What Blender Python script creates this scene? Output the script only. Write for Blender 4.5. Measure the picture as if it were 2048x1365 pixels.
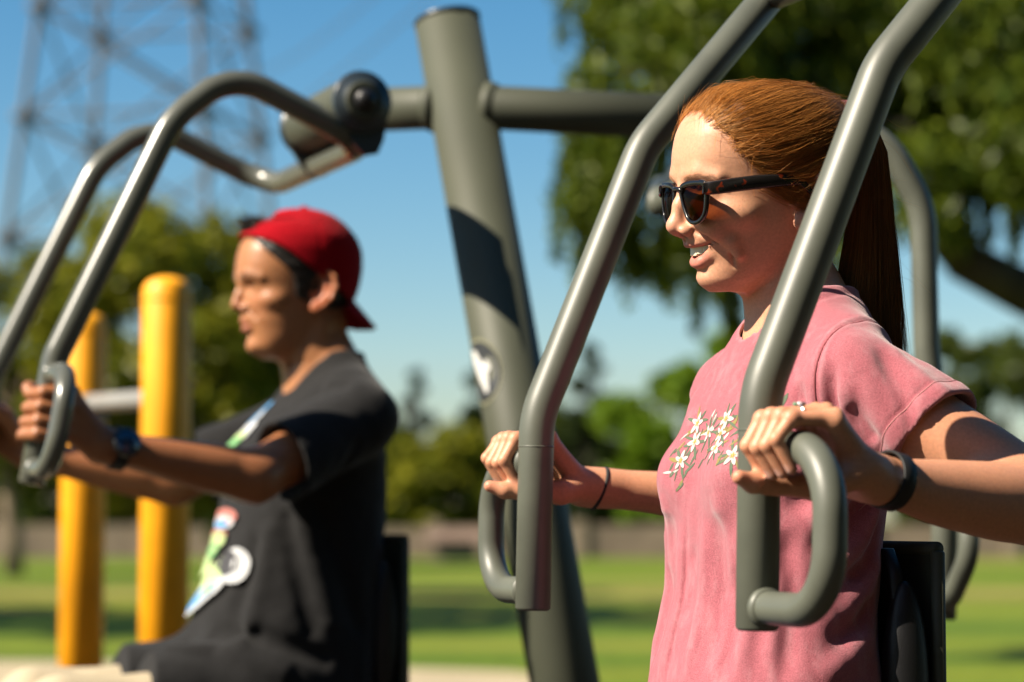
import bpy, bmesh, math, random
import numpy as np
from mathutils import Vector, Matrix
from mathutils.bvhtree import BVHTree

for o in list(bpy.data.objects):
    bpy.data.objects.remove(o, do_unlink=True)
SC = bpy.context.scene
COL = SC.collection
rnd = random.Random(7)
rng = np.random.default_rng(7)

# ------------------------------------------------------------------ camera, sky, sun, exposure
CAM_H = 0.85
PITCH = math.radians(4.2283)
FPX = 85 / 36 * 2048
cam_d = bpy.data.cameras.new('camera')
cam = bpy.data.objects.new('camera', cam_d)
COL.objects.link(cam)
cam.location = (0, 0, CAM_H)
cam.rotation_euler = (math.radians(90) + PITCH, 0, 0)
cam_d.lens = 85
cam_d.sensor_width = 36
cam_d.clip_start = 0.05
cam_d.clip_end = 3000
cam_d.dof.use_dof = True
cam_d.dof.focus_distance = 2.56
cam_d.dof.aperture_fstop = 3.5
SC.camera = cam

SUN_EL, SUN_AZ = math.radians(42), math.radians(23)
LX, LY, LZ = -math.cos(SUN_EL) * math.cos(SUN_AZ), -math.cos(SUN_EL) * math.sin(SUN_AZ), math.sin(SUN_EL)
world = bpy.data.worlds.new('World')
SC.world = world
world.use_nodes = True
wn = world.node_tree
bg = wn.nodes['Background']
sky = wn.nodes.new('ShaderNodeTexSky')
sky.sky_type = 'NISHITA'
sky.sun_disc = False
sky.sun_elevation = SUN_EL
sky.sun_rotation = math.atan2(LX, LY)
sky.altitude = 50
sky.air_density = 1.0
sky.dust_density = 0.6
sky.ozone_density = 2.2
hsv = wn.nodes.new('ShaderNodeHueSaturation')
hsv.inputs['Saturation'].default_value = 1.4
hsv.inputs['Hue'].default_value = .493
wn.links.new(sky.outputs[0], hsv.inputs['Color'])
wn.links.new(hsv.outputs[0], bg.inputs[0])
bg.inputs[1].default_value = 0.05
sun_d = bpy.data.lights.new('sun', 'SUN')
sun_d.energy = 5.0
sun_d.angle = math.radians(0.53)
sun_d.color = (1.0, 0.89, 0.73)
sun = bpy.data.objects.new('sun', sun_d)
COL.objects.link(sun)
sun.rotation_euler = Vector((LX, LY, LZ)).to_track_quat('Z', 'Y').to_euler()
SC.view_settings.view_transform = 'Standard'
SC.view_settings.look = 'None'
SC.view_settings.exposure = 1.32
SC.view_settings.gamma = 1.0
SC.view_settings.use_curve_mapping = False
SC.render.engine = 'CYCLES'
SC.cycles.use_denoising = True
SC.cycles.max_bounces = 8
SC.cycles.transparent_max_bounces = 16


def at(px, py, Y):
    """world point seen at pixel (px, py) of the 2048 wide photograph, at world depth Y"""
    a, b = (px - 1024) / FPX, (682.5 - py) / FPX
    d = Vector((a, math.cos(PITCH) - b * math.sin(PITCH), math.sin(PITCH) + b * math.cos(PITCH)))
    return Vector((0, 0, CAM_H)) + d * (Y / d.y)


# ------------------------------------------------------------------ materials
MATS = {}


def mat(name, color=(.5, .5, .5), rough=.5, metal=0., spec=.5, coat=0., noise=None, bump=None, sheen=0., sss=0., attr=None, alpha_tint=None):
    """Principled material; noise=(scale, amount, detail), bump=(scale, strength, distance)"""
    if name in MATS:
        return MATS[name]
    m = bpy.data.materials.new(name)
    m.use_nodes = True
    nt = m.node_tree
    N, L = nt.nodes, nt.links
    p = N['Principled BSDF']
    p.inputs['Base Color'].default_value = (*color, 1)
    p.inputs['Roughness'].default_value = rough
    p.inputs['Metallic'].default_value = metal
    p.inputs['Specular IOR Level'].default_value = spec
    p.inputs['Coat Weight'].default_value = coat
    p.inputs['Coat Roughness'].default_value = .12
    if sheen:
        p.inputs['Sheen Weight'].default_value = sheen
        p.inputs['Sheen Roughness'].default_value = .45
    if sss:
        p.inputs['Subsurface Weight'].default_value = sss
        p.inputs['Subsurface Radius'].default_value = (1.0, .32, .16)
        p.inputs['Subsurface Scale'].default_value = .006
    tc = N.new('ShaderNodeTexCoord')
    src = None
    if attr:
        a = N.new('ShaderNodeAttribute')
        a.attribute_name = attr
        src = a.outputs['Color']
    if noise:
        n = N.new('ShaderNodeTexNoise')
        n.inputs['Scale'].default_value = noise[0]
        n.inputs['Detail'].default_value = noise[2] if len(noise) > 2 else 4
        L.new(tc.outputs['Object'], n.inputs['Vector'])
        mr = N.new('ShaderNodeMapRange')
        mr.inputs['From Min'].default_value = .3
        mr.inputs['From Max'].default_value = .7
        mr.inputs['To Min'].default_value = 1 - noise[1]
        mr.inputs['To Max'].default_value = 1 + noise[1]
        L.new(n.outputs['Fac'], mr.inputs['Value'])
        mx = N.new('ShaderNodeMix')
        mx.data_type = 'RGBA'
        mx.blend_type = 'MULTIPLY'
        mx.inputs['Factor'].default_value = 1
        if src:
            L.new(src, mx.inputs['A'])
        else:
            mx.inputs['A'].default_value = (*color, 1)
        L.new(mr.outputs['Result'], mx.inputs['B'])
        src = mx.outputs['Result']
    if src:
        L.new(src, p.inputs['Base Color'])
    if bump:
        n2 = N.new('ShaderNodeTexNoise')
        n2.inputs['Scale'].default_value = bump[0]
        n2.inputs['Detail'].default_value = 5
        L.new(tc.outputs['Object'], n2.inputs['Vector'])
        b = N.new('ShaderNodeBump')
        b.inputs['Strength'].default_value = bump[1]
        b.inputs['Distance'].default_value = bump[2]
        L.new(n2.outputs['Fac'], b.inputs['Height'])
        L.new(b.outputs['Normal'], p.inputs['Normal'])
    MATS[name] = m
    return m


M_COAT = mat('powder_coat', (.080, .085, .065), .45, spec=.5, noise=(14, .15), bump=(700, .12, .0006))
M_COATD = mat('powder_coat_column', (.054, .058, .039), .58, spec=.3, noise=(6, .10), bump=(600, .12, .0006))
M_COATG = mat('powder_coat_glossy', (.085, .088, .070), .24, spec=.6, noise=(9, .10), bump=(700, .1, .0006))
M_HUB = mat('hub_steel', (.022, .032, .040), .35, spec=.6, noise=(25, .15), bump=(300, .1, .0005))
M_BLACK = mat('black_plastic', (.008, .008, .009), .42, spec=.4, noise=(40, .2), bump=(900, .35, .0008))
M_CHROME = mat('bolt_steel', (.55, .55, .55), .25, metal=1.)
M_YELLOW = mat('yellow_paint', (.82, .335, .002), .5, spec=.45, noise=(7, .16, 8), bump=(60, .05, .002))
M_GALV = mat('galvanised_steel', (.10, .11, .12), .55, metal=.3, noise=(3, .15))
M_GREYP = mat('grey_paint', (.22, .22, .21), .45, noise=(8, .08))


# ------------------------------------------------------------------ object helpers
def tag(o, label=None, cat=None, group=None, kind=None):
    if label: o['label'] = label
    if cat: o['category'] = cat
    if group: o['group'] = group
    if kind: o['kind'] = kind
    return o


def empty(name, loc=(0, 0, 0), parent=None):
    o = bpy.data.objects.new(name, None)
    COL.objects.link(o)
    o.location = loc
    o.empty_display_size = .1
    if parent:
        put(o, parent)
    return o


def put(o, parent):
    """parent o while keeping its own coordinates as world coordinates"""
    o.parent = parent
    w = Matrix.Identity(4)
    p = parent
    chain = []
    while p:
        chain.append(p)
        p = p.parent
    for q in reversed(chain):
        w = w @ q.matrix_parent_inverse @ q.matrix_basis
    o.matrix_parent_inverse = w.inverted()


def mesh_obj(name, V, Fc, material, parent=None, smooth=True, cols=None):
    me = bpy.data.meshes.new(name)
    V = np.asarray(V, dtype=np.float32)
    if isinstance(Fc, np.ndarray):
        n, k = Fc.shape
        me.vertices.add(len(V))
        me.vertices.foreach_set('co', V.ravel())
        me.loops.add(n * k)
        me.loops.foreach_set('vertex_index', Fc.astype(np.int32).ravel())
        me.polygons.add(n)
        me.polygons.foreach_set('loop_start', np.arange(0, n * k, k, dtype=np.int32))
        me.polygons.foreach_set('loop_total', np.full(n, k, dtype=np.int32))
        me.update(calc_edges=True)
        me.validate()
    else:
        me.from_pydata([tuple(v) for v in V], [], Fc)
    me.polygons.foreach_set('use_smooth', np.full(len(me.polygons), smooth, dtype=bool))
    if cols is not None:
        at_ = me.color_attributes.new('Col', 'FLOAT_COLOR', 'POINT')
        c4 = np.ones((len(V), 4), dtype=np.float32)
        c4[:, :3] = cols
        at_.data.foreach_set('color', c4.ravel())
    mats = material if isinstance(material, (list, tuple)) else [material]
    for mm in mats:
        me.materials.append(mm)
    o = bpy.data.objects.new(name, me)
    COL.objects.link(o)
    if parent:
        put(o, parent)
    return o


def bm_obj(name, bm, material, parent=None, smooth=True):
    me = bpy.data.meshes.new(name)
    bm.normal_update()
    bm.to_mesh(me)
    bm.free()
    for p in me.polygons:
        p.use_smooth = smooth
    me.materials.append(material)
    o = bpy.data.objects.new(name, me)
    COL.objects.link(o)
    if parent:
        put(o, parent)
    return o


def fillet(pts, rad, n=8):
    """round the inner corners of a polyline; rad is a number or a list per corner"""
    pts = [np.array(p, float) for p in pts]
    out = [pts[0]]
    for i in range(1, len(pts) - 1):
        a, b, c = pts[i - 1], pts[i], pts[i + 1]
        r = rad[i - 1] if isinstance(rad, (list, tuple)) else rad
        u = (a - b) / np.linalg.norm(a - b)
        v = (c - b) / np.linalg.norm(c - b)
        ca = np.clip(u @ v, -1, 1)
        half = math.acos(ca) / 2
        if half > math.pi / 2 - .01:
            out.append(b)
            continue
        t = min(r / math.tan(half), .48 * np.linalg.norm(a - b), .48 * np.linalg.norm(c - b))
        rr = t * math.tan(half)
        bis = (u + v) / np.linalg.norm(u + v)
        cen = b + bis * (rr / math.sin(half))
        p0, p1 = b + u * t, b + v * t
        e0, e1 = (p0 - cen) / rr, (p1 - cen) / rr
        om = math.acos(np.clip(e0 @ e1, -1, 1))
        for k in range(n + 1):
            q = k / n
            d = (math.sin((1 - q) * om) * e0 + math.sin(q * om) * e1) / math.sin(om)
            out.append(cen + d * rr)
    out.append(pts[-1])
    return np.array(out)


def sweep(path, radius, seg=24, cap=True, radii=None, bevel=.0):
    """tube along a path (parallel transport); returns verts, faces"""
    P = np.asarray(path, float)
    if bevel and cap:
        d0 = (P[1] - P[0]) / np.linalg.norm(P[1] - P[0])
        d1 = (P[-1] - P[-2]) / np.linalg.norm(P[-1] - P[-2])
        P = np.vstack([P[:1], P[:1] + d0 * bevel, P[1:-1], P[-1:] - d1 * bevel, P[-1:]])
        R = np.full(len(P), radius)
        R[0] = R[-1] = radius - bevel
    else:
        R = np.full(len(P), radius) if radii is None else np.asarray(radii, float)
    T = np.gradient(P, axis=0)
    T /= np.linalg.norm(T, axis=1)[:, None]
    ref = np.array([0, 0, 1.]) if abs(T[0][2]) < .9 else np.array([1., 0, 0])
    n = np.cross(T[0], ref)
    n /= np.linalg.norm(n)
    V = []
    a = np.linspace(0, 2 * math.pi, seg, endpoint=False)
    for i in range(len(P)):
        n = n - T[i] * (n @ T[i])
        n /= np.linalg.norm(n)
        b = np.cross(T[i], n)
        V.append(P[i] + R[i] * (np.cos(a)[:, None] * n + np.sin(a)[:, None] * b))
    V = np.vstack(V)
    Fs = []
    for i in range(len(P) - 1):
        for j in range(seg):
            k = (j + 1) % seg
            Fs.append((i * seg + j, i * seg + k, (i + 1) * seg + k, (i + 1) * seg + j))
    if cap:
        Fs.append(tuple(reversed(range(seg))))
        Fs.append(tuple((len(P) - 1) * seg + j for j in range(seg)))
    return V, Fs


def tube(name, path, radius, material, parent=None, seg=24, **kw):
    V, Fs = sweep(path, radius, seg, **kw)
    o = mesh_obj(name, V, Fs, material, parent)
    return o


def merge(parts):
    V, F, n = [], [], 0
    for v, f in parts:
        V.append(np.asarray(v, float))
        F += [tuple(i + n for i in q) for q in f]
        n += len(v)
    return np.vstack(V), F


def lathe(profile, origin, axis, seg=32):
    """profile: (distance along axis, radius) pairs"""
    origin, axis = np.array(origin, float), np.array(axis, float)
    axis /= np.linalg.norm(axis)
    ref = np.array([0, 0, 1.]) if abs(axis[2]) < .9 else np.array([1., 0, 0])
    n = np.cross(axis, ref)
    n /= np.linalg.norm(n)
    b = np.cross(axis, n)
    a = np.linspace(0, 2 * math.pi, seg, endpoint=False)
    V = np.vstack([origin + axis * h + r * (np.cos(a)[:, None] * n + np.sin(a)[:, None] * b) for h, r in profile])
    Fs = []
    for i in range(len(profile) - 1):
        for j in range(seg):
            k = (j + 1) % seg
            Fs.append((i * seg + j, i * seg + k, (i + 1) * seg + k, (i + 1) * seg + j))
    Fs.append(tuple(reversed(range(seg))))
    Fs.append(tuple((len(profile) - 1) * seg + j for j in range(seg)))
    return V, Fs


def boxv(lo, hi):
    x0, y0, z0 = lo
    x1, y1, z1 = hi
    V = [(x0, y0, z0), (x1, y0, z0), (x1, y1, z0), (x0, y1, z0), (x0, y0, z1), (x1, y0, z1), (x1, y1, z1), (x0, y1, z1)]
    Fs = [(0, 3, 2, 1), (4, 5, 6, 7), (0, 1, 5, 4), (1, 2, 6, 5), (2, 3, 7, 6), (3, 0, 4, 7)]
    return np.array(V, float), Fs


class Frame:
    """body frame: f forward, s to the person's left, z up, in millimetres from the chin"""

    def __init__(self, O, ang):
        a = math.radians(ang)
        self.O = np.array(O, float)
        self.F = np.array([-math.cos(a), -math.sin(a), 0])
        self.S = np.array([math.sin(a), -math.cos(a), 0])
        self.Z = np.array([0, 0, 1.])
        self.R = np.array([self.F, self.S, self.Z])

    def w(self, p):
        return self.O + np.asarray(p, float) / 1000 @ self.R


WF = Frame((.28, 2.60, 1.096), 22)       # the woman's
MF = Frame((-.361, 4.15, 1.13), 22)      # the man's
# ------------------------------------------------------------------ ground
def node_ground():
    m = bpy.data.materials.new('grass_ground')
    m.use_nodes = True
    N, L = m.node_tree.nodes, m.node_tree.links
    p = N['Principled BSDF']
    p.inputs['Roughness'].default_value = .9
    p.inputs['Specular IOR Level'].default_value = .15
    tc = N.new('ShaderNodeTexCoord')
    mp = N.new('ShaderNodeMapping')
    mp.inputs['Scale'].default_value = (.05, .22, 1)
    L.new(tc.outputs['Object'], mp.inputs['Vector'])
    n = N.new('ShaderNodeTexNoise')
    n.inputs['Scale'].default_value = 1.3
    n.inputs['Detail'].default_value = 6
    L.new(mp.outputs[0], n.inputs['Vector'])
    r = N.new('ShaderNodeValToRGB')
    e = r.color_ramp.elements
    e[0].position, e[0].color = .36, (.050, .086, .006, 1)
    e[1].position, e[1].color = .66, (.20, .17, .045, 1)
    x = e.new(.48); x.color = (.082, .125, .007, 1)
    x = e.new(.57); x.color = (.115, .14, .010, 1)
    L.new(n.outputs['Fac'], r.inputs['Fac'])
    n2 = N.new('ShaderNodeTexNoise')
    n2.inputs['Scale'].default_value = 9
    n2.inputs['Detail'].default_value = 8
    L.new(tc.outputs['Object'], n2.inputs['Vector'])
    mx = N.new('ShaderNodeMix')
    mx.data_type, mx.blend_type = 'RGBA', 'OVERLAY'
    mx.inputs['Factor'].default_value = .7
    L.new(r.outputs['Color'], mx.inputs['A'])
    L.new(n2.outputs['Fac'], mx.inputs['B'])
    L.new(mx.outputs['Result'], p.inputs['Base Color'])
    return m


def sheet(name, pts, z, m):
    V = [(x, y, z) for x, y in pts]
    return mesh_obj(name, V, [tuple(range(len(V)))], m, smooth=False)


tag(sheet('ground', [(-400, -60), (400, -60), (400, 900), (-400, 900)], 0, node_ground()), kind='structure')
M_PAD = mat('tan_surfacing', (.34, .28, .18), .9, spec=.2, noise=(1.5, .18, 8), bump=(40, .5, .01))
M_LOWBOUNCE = mat('low_bounce_ground', (.035, .027, .019), .95, spec=.1, noise=(12, .5, 8), bump=(30, .8, .02))
edge = [(-9, 14.9), (-5, 14.7), (-2.2, 14.6), (-1.0, 14.1), (-.55, 13.9), (.0, 13.6), (.3, 13.0), (.42, 12.0), (.9, 10), (5, 8.5), (-9, 8.5)]
tag(sheet('pavement', list(reversed(edge)), .004, M_PAD), kind='structure')
tag(sheet('added_dark_ground', [(-9, -7), (9, -7), (9, 8.45), (-9, 8.45)], .004, M_LOWBOUNCE), kind='structure')  # unseen dark sheet added under the machines to cut bounced light
tag(sheet('path', [(-200, 26.4), (200, 25.8), (200, 29.6), (-200, 30.4)], .004, mat('dry_path', (.155, .14, .035), .95, spec=.1, noise=(.6, .35, 8))), kind='structure')

# far wall and sheds at the edge of the park
w = empty('park_wall', (0, 54, 0))
xw = -40
k = 0
while xw < 60:
    L_ = 2.9
    V, Fs = boxv((xw, 53.8, 0), (xw + L_, 54.05, 0.72 + .04 * math.sin(k)))
    mesh_obj('panel', V, Fs, mat('tan_wall', (.155, .115, .08), .9, noise=(1.2, .25)), w, smooth=False)
    V, Fs = boxv((xw + L_ + .003, 53.7, 0), (xw + L_ + .3, 54.15, .84))
    mesh_obj('pillar', V, Fs, mat('tan_pillar', (.19, .145, .10), .9, noise=(1.2, .2)), w, smooth=False)
    xw += L_ + .303
    k += 1
tag(w, 'long low tan block wall along the far edge of the grass', 'wall')


def hut(px, Y, wd, h, colr, label):
    c = at(px, 1040, Y)
    e = empty('garden_shed', (c.x, Y, 0))
    m1 = mat('shed_wall_%d' % px, colr, .9, noise=(2, .2))
    V, Fs = boxv((c.x - wd / 2, Y - wd / 2, 0), (c.x + wd / 2, Y + wd / 2, h))
    mesh_obj('wall', V, Fs, m1, e, smooth=False)
    o = wd / 2 + .25
    V = [(c.x - o, Y - o, h + .003), (c.x + o, Y - o, h + .003), (c.x + o, Y + o, h + .003), (c.x - o, Y + o, h + .003), (c.x - o, Y, h + wd * .3), (c.x + o, Y, h + wd * .3)]
    mesh_obj('roof', V, [(0, 1, 5, 4), (2, 3, 4, 5), (0, 4, 3), (1, 2, 5), (3, 2, 1, 0)], mat('shed_roof', (.13, .085, .06), .85, noise=(3, .2)), e, smooth=False)
    V, Fs = boxv((c.x - .45, Y - wd / 2 - .03, 0), (c.x + .45, Y - wd / 2 - .003, min(2, h * .9)))
    mesh_obj('door', V, Fs, mat('shed_door', (.14, .10, .08), .7), e, smooth=False)
    tag(e, label, 'shed')


hut(912, 51, .8, .42, (.32, .18, .09), 'small orange tan shed at the lawn edge beside the slanted post')
hut(1235, 80, 5.0, 1.9, (.25, .20, .15), 'low tan shed under dark trees right of the slanted post')

# ------------------------------------------------------------------ trees
def leaf_material(name, c1, c2):
    m = bpy.data.materials.new(name)
    m.use_nodes = True
    N, L = m.node_tree.nodes, m.node_tree.links
    out = N['Material Output']
    N.remove(N['Principled BSDF'])
    g = N.new('ShaderNodeNewGeometry')
    mx = N.new('ShaderNodeMix')
    mx.data_type = 'RGBA'
    mx.inputs['A'].default_value = (*c1, 1)
    mx.inputs['B'].default_value = (*c2, 1)
    L.new(g.outputs['Random Per Island'], mx.inputs['Factor'])
    d = N.new('ShaderNodeBsdfDiffuse')
    t = N.new('ShaderNodeBsdfTranslucent')
    gl = N.new('ShaderNodeBsdfGlossy')
    gl.inputs['Roughness'].default_value = .45
    gl.inputs['Color'].default_value = (.8, .8, .8, 1)
    L.new(mx.outputs['Result'], d.inputs['Color'])
    L.new(mx.outputs['Result'], t.inputs['Color'])
    s1, s2 = N.new('ShaderNodeMixShader'), N.new('ShaderNodeMixShader')
    s1.inputs[0].default_value = .38
    s2.inputs[0].default_value = .015
    L.new(d.outputs[0], s1.inputs[1])
    L.new(t.outputs[0], s1.inputs[2])
    L.new(s1.outputs[0], s2.inputs[1])
    L.new(gl.outputs[0], s2.inputs[2])
    L.new(s2.outputs[0], out.inputs['Surface'])
    return m


M_BARK = mat('bark', (.035, .028, .022), .9, spec=.15, noise=(4, .35, 8), bump=(18, .8, .03))
M_BARKP = mat('pale_bark', (.17, .13, .09), .9, spec=.15, noise=(4, .35, 8), bump=(18, .8, .03))
LEAF = {
    'olive': leaf_material('leaf_olive', (.075, .10, .008), (.22, .21, .014)),
    'dark': leaf_material('leaf_dark', (0.0112, 0.0217, 0.005), (0.031, 0.0465, 0.0087)),
    'mid': leaf_material('leaf_mid', (0.031, 0.0527, 0.0074), (0.0868, 0.1054, 0.0149)),
    'bright': leaf_material('leaf_bright', (.07, .14, .006), (.16, .24, .014)),
    'weep': leaf_material('leaf_weep', (.026, .052, .004), (.135, .17, .012)),
}


def leaves(clumps, n, size, elong=2.2, droop=0., gen=rng):
    """leaf quads scattered in ellipsoid clumps [(centre, radii)], denser on the shell"""
    C = np.array([c for c, r in clumps], float)
    R = np.array([r for c, r in clumps], float)
    vol = np.prod(R, axis=1) ** (2 / 3)
    idx = gen.choice(len(C), n, p=vol / vol.sum())
    d = gen.normal(size=(n, 3))
    d /= np.linalg.norm(d, axis=1)[:, None]
    rad = gen.uniform(.15, 1.05, n) ** .55
    P = C[idx] + d * R[idx] * rad[:, None]
    a = gen.normal(size=(n, 3))
    a[:, 2] = a[:, 2] * .6 - droop
    a /= np.linalg.norm(a, axis=1)[:, None]
    b = np.cross(a, gen.normal(size=(n, 3)))
    b /= np.linalg.norm(b, axis=1)[:, None]
    s = size * gen.uniform(.6, 1.35, n)[:, None]
    a, b = a * s * elong / 2, b * s / 2
    V = np.stack([P - a, P + b - a * .1, P + a, P - b - a * .1], axis=1).reshape(-1, 3)
    return V, np.arange(4 * n).reshape(n, 4)


def limb(p0, p1, r0, r1, gen, wob=.06, n=7):
    p0, p1 = np.array(p0, float), np.array(p1, float)
    t = np.linspace(0, 1, n)[:, None]
    L_ = np.linalg.norm(p1 - p0)
    P = p0 + (p1 - p0) * t + gen.normal(size=(n, 3)) * wob * L_ * np.sin(t * math.pi)
    return sweep(P, 0, 8, radii=np.linspace(r0, r1, n))


def tree(name, base, height, rx, leafk, nleaf, lsize, label, cat='tree', group=None, trunk_r=.12, clear=.3, ncl=14, droop=0., barkm=None, seed=1, shape='round', elong=2.2):
    g = np.random.default_rng(seed)
    e = empty(name, base)
    b = np.array(base, float)
    H = height
    top = b + [0, 0, H]
    trunk = [limb(b - [0, 0, .05], b + [g.normal() * .03 * H, g.normal() * .03 * H, H * .82], trunk_r, trunk_r * .25, g, .02)]
    cl = []
    for i in range(ncl):
        u = (i + .5) / ncl
        zf = clear + (1 - clear) * u
        if shape == 'cone':
            rr = rx * (1 - u) ** .8 * .75
            cr = rx * (.42 * (1 - u) + .12)
        else:
            rr = rx * math.sqrt(max(0, 1 - (2 * u - 1) ** 2)) * .75
            cr = rx * g.uniform(.28, .46)
        a = i * 2.399 + g.uniform(-.3, .3)
        c = b + [rr * math.cos(a), rr * math.sin(a), zf * H - cr * .3]
        cl.append((c, (cr, cr, cr * g.uniform(.6, .9))))
        trunk.append(limb(b + [0, 0, H * max(clear * .7, zf * .6)], c, trunk_r * .35, trunk_r * .08, g))
    V, Fs = merge(trunk)
    mesh_obj('trunk', V, Fs, barkm or M_BARK, e)
    V, F4 = leaves(cl, nleaf, lsize, elong, droop, g)
    mesh_obj('crown', V, F4, LEAF[leafk], e, smooth=False)
    return tag(e, label, cat, group)


def gbase(px, Y):
    p = at(px, 1040, Y)
    return (p.x, Y, 0)


tree('park_tree', gbase(330, 27), 4.3, 1.6, 'olive', 9000, .10, 'olive green young tree behind the yellow posts, below the steel tower', trunk_r=.13, clear=.32, seed=3, ncl=18, barkm=M_BARKP)
tree('park_tree', gbase(30, 37), 4.9, 1.5, 'olive', 6000, .11, 'olive tree with pale trunk at the left edge', trunk_r=.16, clear=.35, seed=4, barkm=M_BARKP)
tree('park_tree', gbase(520, 44), 4.2, 1.9, 'dark', 8000, .12, 'dark green tree directly behind the man in the red cap', trunk_r=.15, clear=.12, seed=5)
far = [  # px, Y, height, radius, leaf, shape, label
    (200, 62, 4.6, 2.9, 'mid', 'round', 'far green tree behind the two yellow posts'),
    (395, 60, 5.0, 2.4, 'dark', 'round', 'far dark tree right of the taller looking yellow post'),
    (830, 64, 4.9, 1.0, 'dark', 'cone', 'narrow dark conifer behind the back of the man'),
    (735, 66, 3.6, 2.0, 'mid', 'round', 'low green tree far behind the backrest of the man'),
    (890, 60, 3.2, 1.9, 'olive', 'round', 'low olive tree at the lawn edge left of the slanted post'),
    (975, 62, 5.6, 1.5, 'dark', 'cone', 'dark conifer hidden partly by the slanted grey post'),
    (1060, 66, 4.0, 2.2, 'mid', 'round', 'green tree behind the lower slanted post'),
    (1180, 60, 5.3, 1.35, 'dark', 'cone', 'tall dark conifer between slanted post and pink shirt'),
    (1335, 58, 4.4, 1.75, 'bright', 'round', 'bright green round tree left of the pink shirt'),
    (1450, 57, 5.3, 1.4, 'bright', 'round', 'bright green tree below the chin of the woman'),
    (1600, 62, 4.6, 2.4, 'mid', 'round', 'far green tree hidden behind the pink shirt'),
    (1890, 57, 5.4, 1.5, 'mid', 'round', 'green tree behind the raised elbow in pink sleeve'),
    (2010, 60, 5.2, 2.1, 'mid', 'round', 'green tree at the right edge under the big branch'),
    (100, 66, 3.6, 2.2, 'mid', 'round', 'low far tree behind the leftmost yellow post'),
    (620, 70, 4.4, 2.6, 'mid', 'round', 'far green tree behind the chest of the man'),
    (1130, 74, 3.3, 2.4, 'dark', 'round', 'low dark far tree left of the bright round tree'),
    (1260, 72, 2.9, 2.2, 'mid', 'round', 'low green far tree over the low tan shed'),
]
for i, (px, Y, h, r, lk, shp, lab) in enumerate(far):
    tree('far_tree', gbase(px, Y), h, r, lk, 5200, .16, lab, group='trees at the far edge of the park', trunk_r=.14, clear=.06 if shp == 'cone' else .12, ncl=12, seed=20 + i, shape=shp)

# the big weeping tree on the right
g = np.random.default_rng(11)
bt = empty('weeping_tree', (4.1, 15.0, 0))
tb = np.array([4.1, 15.0, 0.])
fork = tb + [-.35, 0, 2.0]
limbs = [limb(tb - [0, 0, .05], fork, .27, .2, g, .02)]
cl = []


def clump(px, py, Y, r, rz=None):
    c = at(px, py, Y)
    cl.append((np.array(c), (r, r, rz or r * .7)))
    return np.array(c)


main = [at(1925, 520, 14.4), at(1700, 250, 14), at(1500, 80, 14), at(2000, 150, 15), at(1800, -150, 15), at(1350, -60, 14.2)]
limbs.append(limb(fork, main[0], .19, .14, g, .03))
limbs.append(limb(main[0], main[1], .12, .07, g, .04))
limbs.append(limb(main[1], main[2], .07, .04, g, .05))
limbs.append(limb(main[2], main[5], .045, .02, g, .05))
limbs.append(limb(fork, main[3], .16, .08, g, .05))
limbs.append(limb(main[3], main[4], .08, .04, g, .05))
spots = [(1290, -60, .45), (1260, 70, .36), (1190, 170, .20), (1235, 240, .30), (1170, 265, .15), (1370, 60, .42), (1350, 200, .34), (1200, 335, .20), (1280, 360, .28), (1160, 410, .17), (1215, 450, .20), (1300, 470, .22), (1150, 340, .13),
         (1385, 490, .2), (1440, 560, .15), (1450, 40, .45), (1600, 60, .5), (1560, -60, .5), (1760, 40, .5), (1900, 60, .55), (2000, 160, .5), (1500, 200, .4), (1680, 200, .45), (1820, 210, .45), (1960, 300, .42), (2040, 40, .5), (2060, 240, .45),
         (1850, 330, .3), (1930, 380, .26), (1800, 120, .4), (1390, 420, .3), (1500, 420, .35), (1620, 330, .35), (1720, 420, .3), (1560, 540, .25), (2080, 320, .4), (1700, -150, .6), (1400, -200, .6), (2000, -150, .6), (1850, -60, .6)]
for (px, py, r) in spots:
    Y = 14.3 + g.uniform(-.9, .9)
    c = clump(px, py, Y, r, r * .8)
    if r > .3 and g.random() < .7:
        cl.append((c + [g.uniform(-.2, .2), .9, .1], (r, r, r * .8)))
    j = min(main, key=lambda q: (np.array(q) - c) @ (np.array(q) - c))
    limbs.append(limb(j, c, .025, .006, g, .08))
V, Fs = merge(limbs)
mesh_obj('trunk', V, Fs, M_BARK, bt)
V, F4 = leaves(cl, 40000, .036, 3.2, .9, g)
mesh_obj('crown', V, F4, LEAF['weep'], bt, smooth=False)
# hanging twigs of leaves under the clumps
tw = []
for (c, r) in cl:
    for q in range(5):
        o_ = np.array(c) + [g.uniform(-1, 1) * r[0], g.uniform(-1, 1) * r[0], -r[2] * .6]
        tw.append((o_ - [0, 0, .12], (.05, .05, g.uniform(.12, .3))))
V, F4 = leaves(tw, 20000, .028, 3.6, 1.3, g)
mesh_obj('hanging_leaves', V, F4, LEAF['weep'], bt, smooth=False)
tag(bt, 'large weeping tree with drooping leaves filling the upper right', 'tree')

# ------------------------------------------------------------------ transmission tower and wires
M_TOWER = mat('weathered_galvanised', (.085, .078, .072), .6, noise=(3, .15))
TY = 72
tc_ = at(283, 1040, TY)
tw_o = empty('transmission_tower', (tc_.x, TY, 0))


def leg_at(k, z):
    R = 3.45 * (1.0 + (15.9 - z) * .038)
    a = math.radians(33 + 90 * k)
    return np.array([tc_.x + R * math.cos(a), TY + R * math.sin(a), z])


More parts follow.
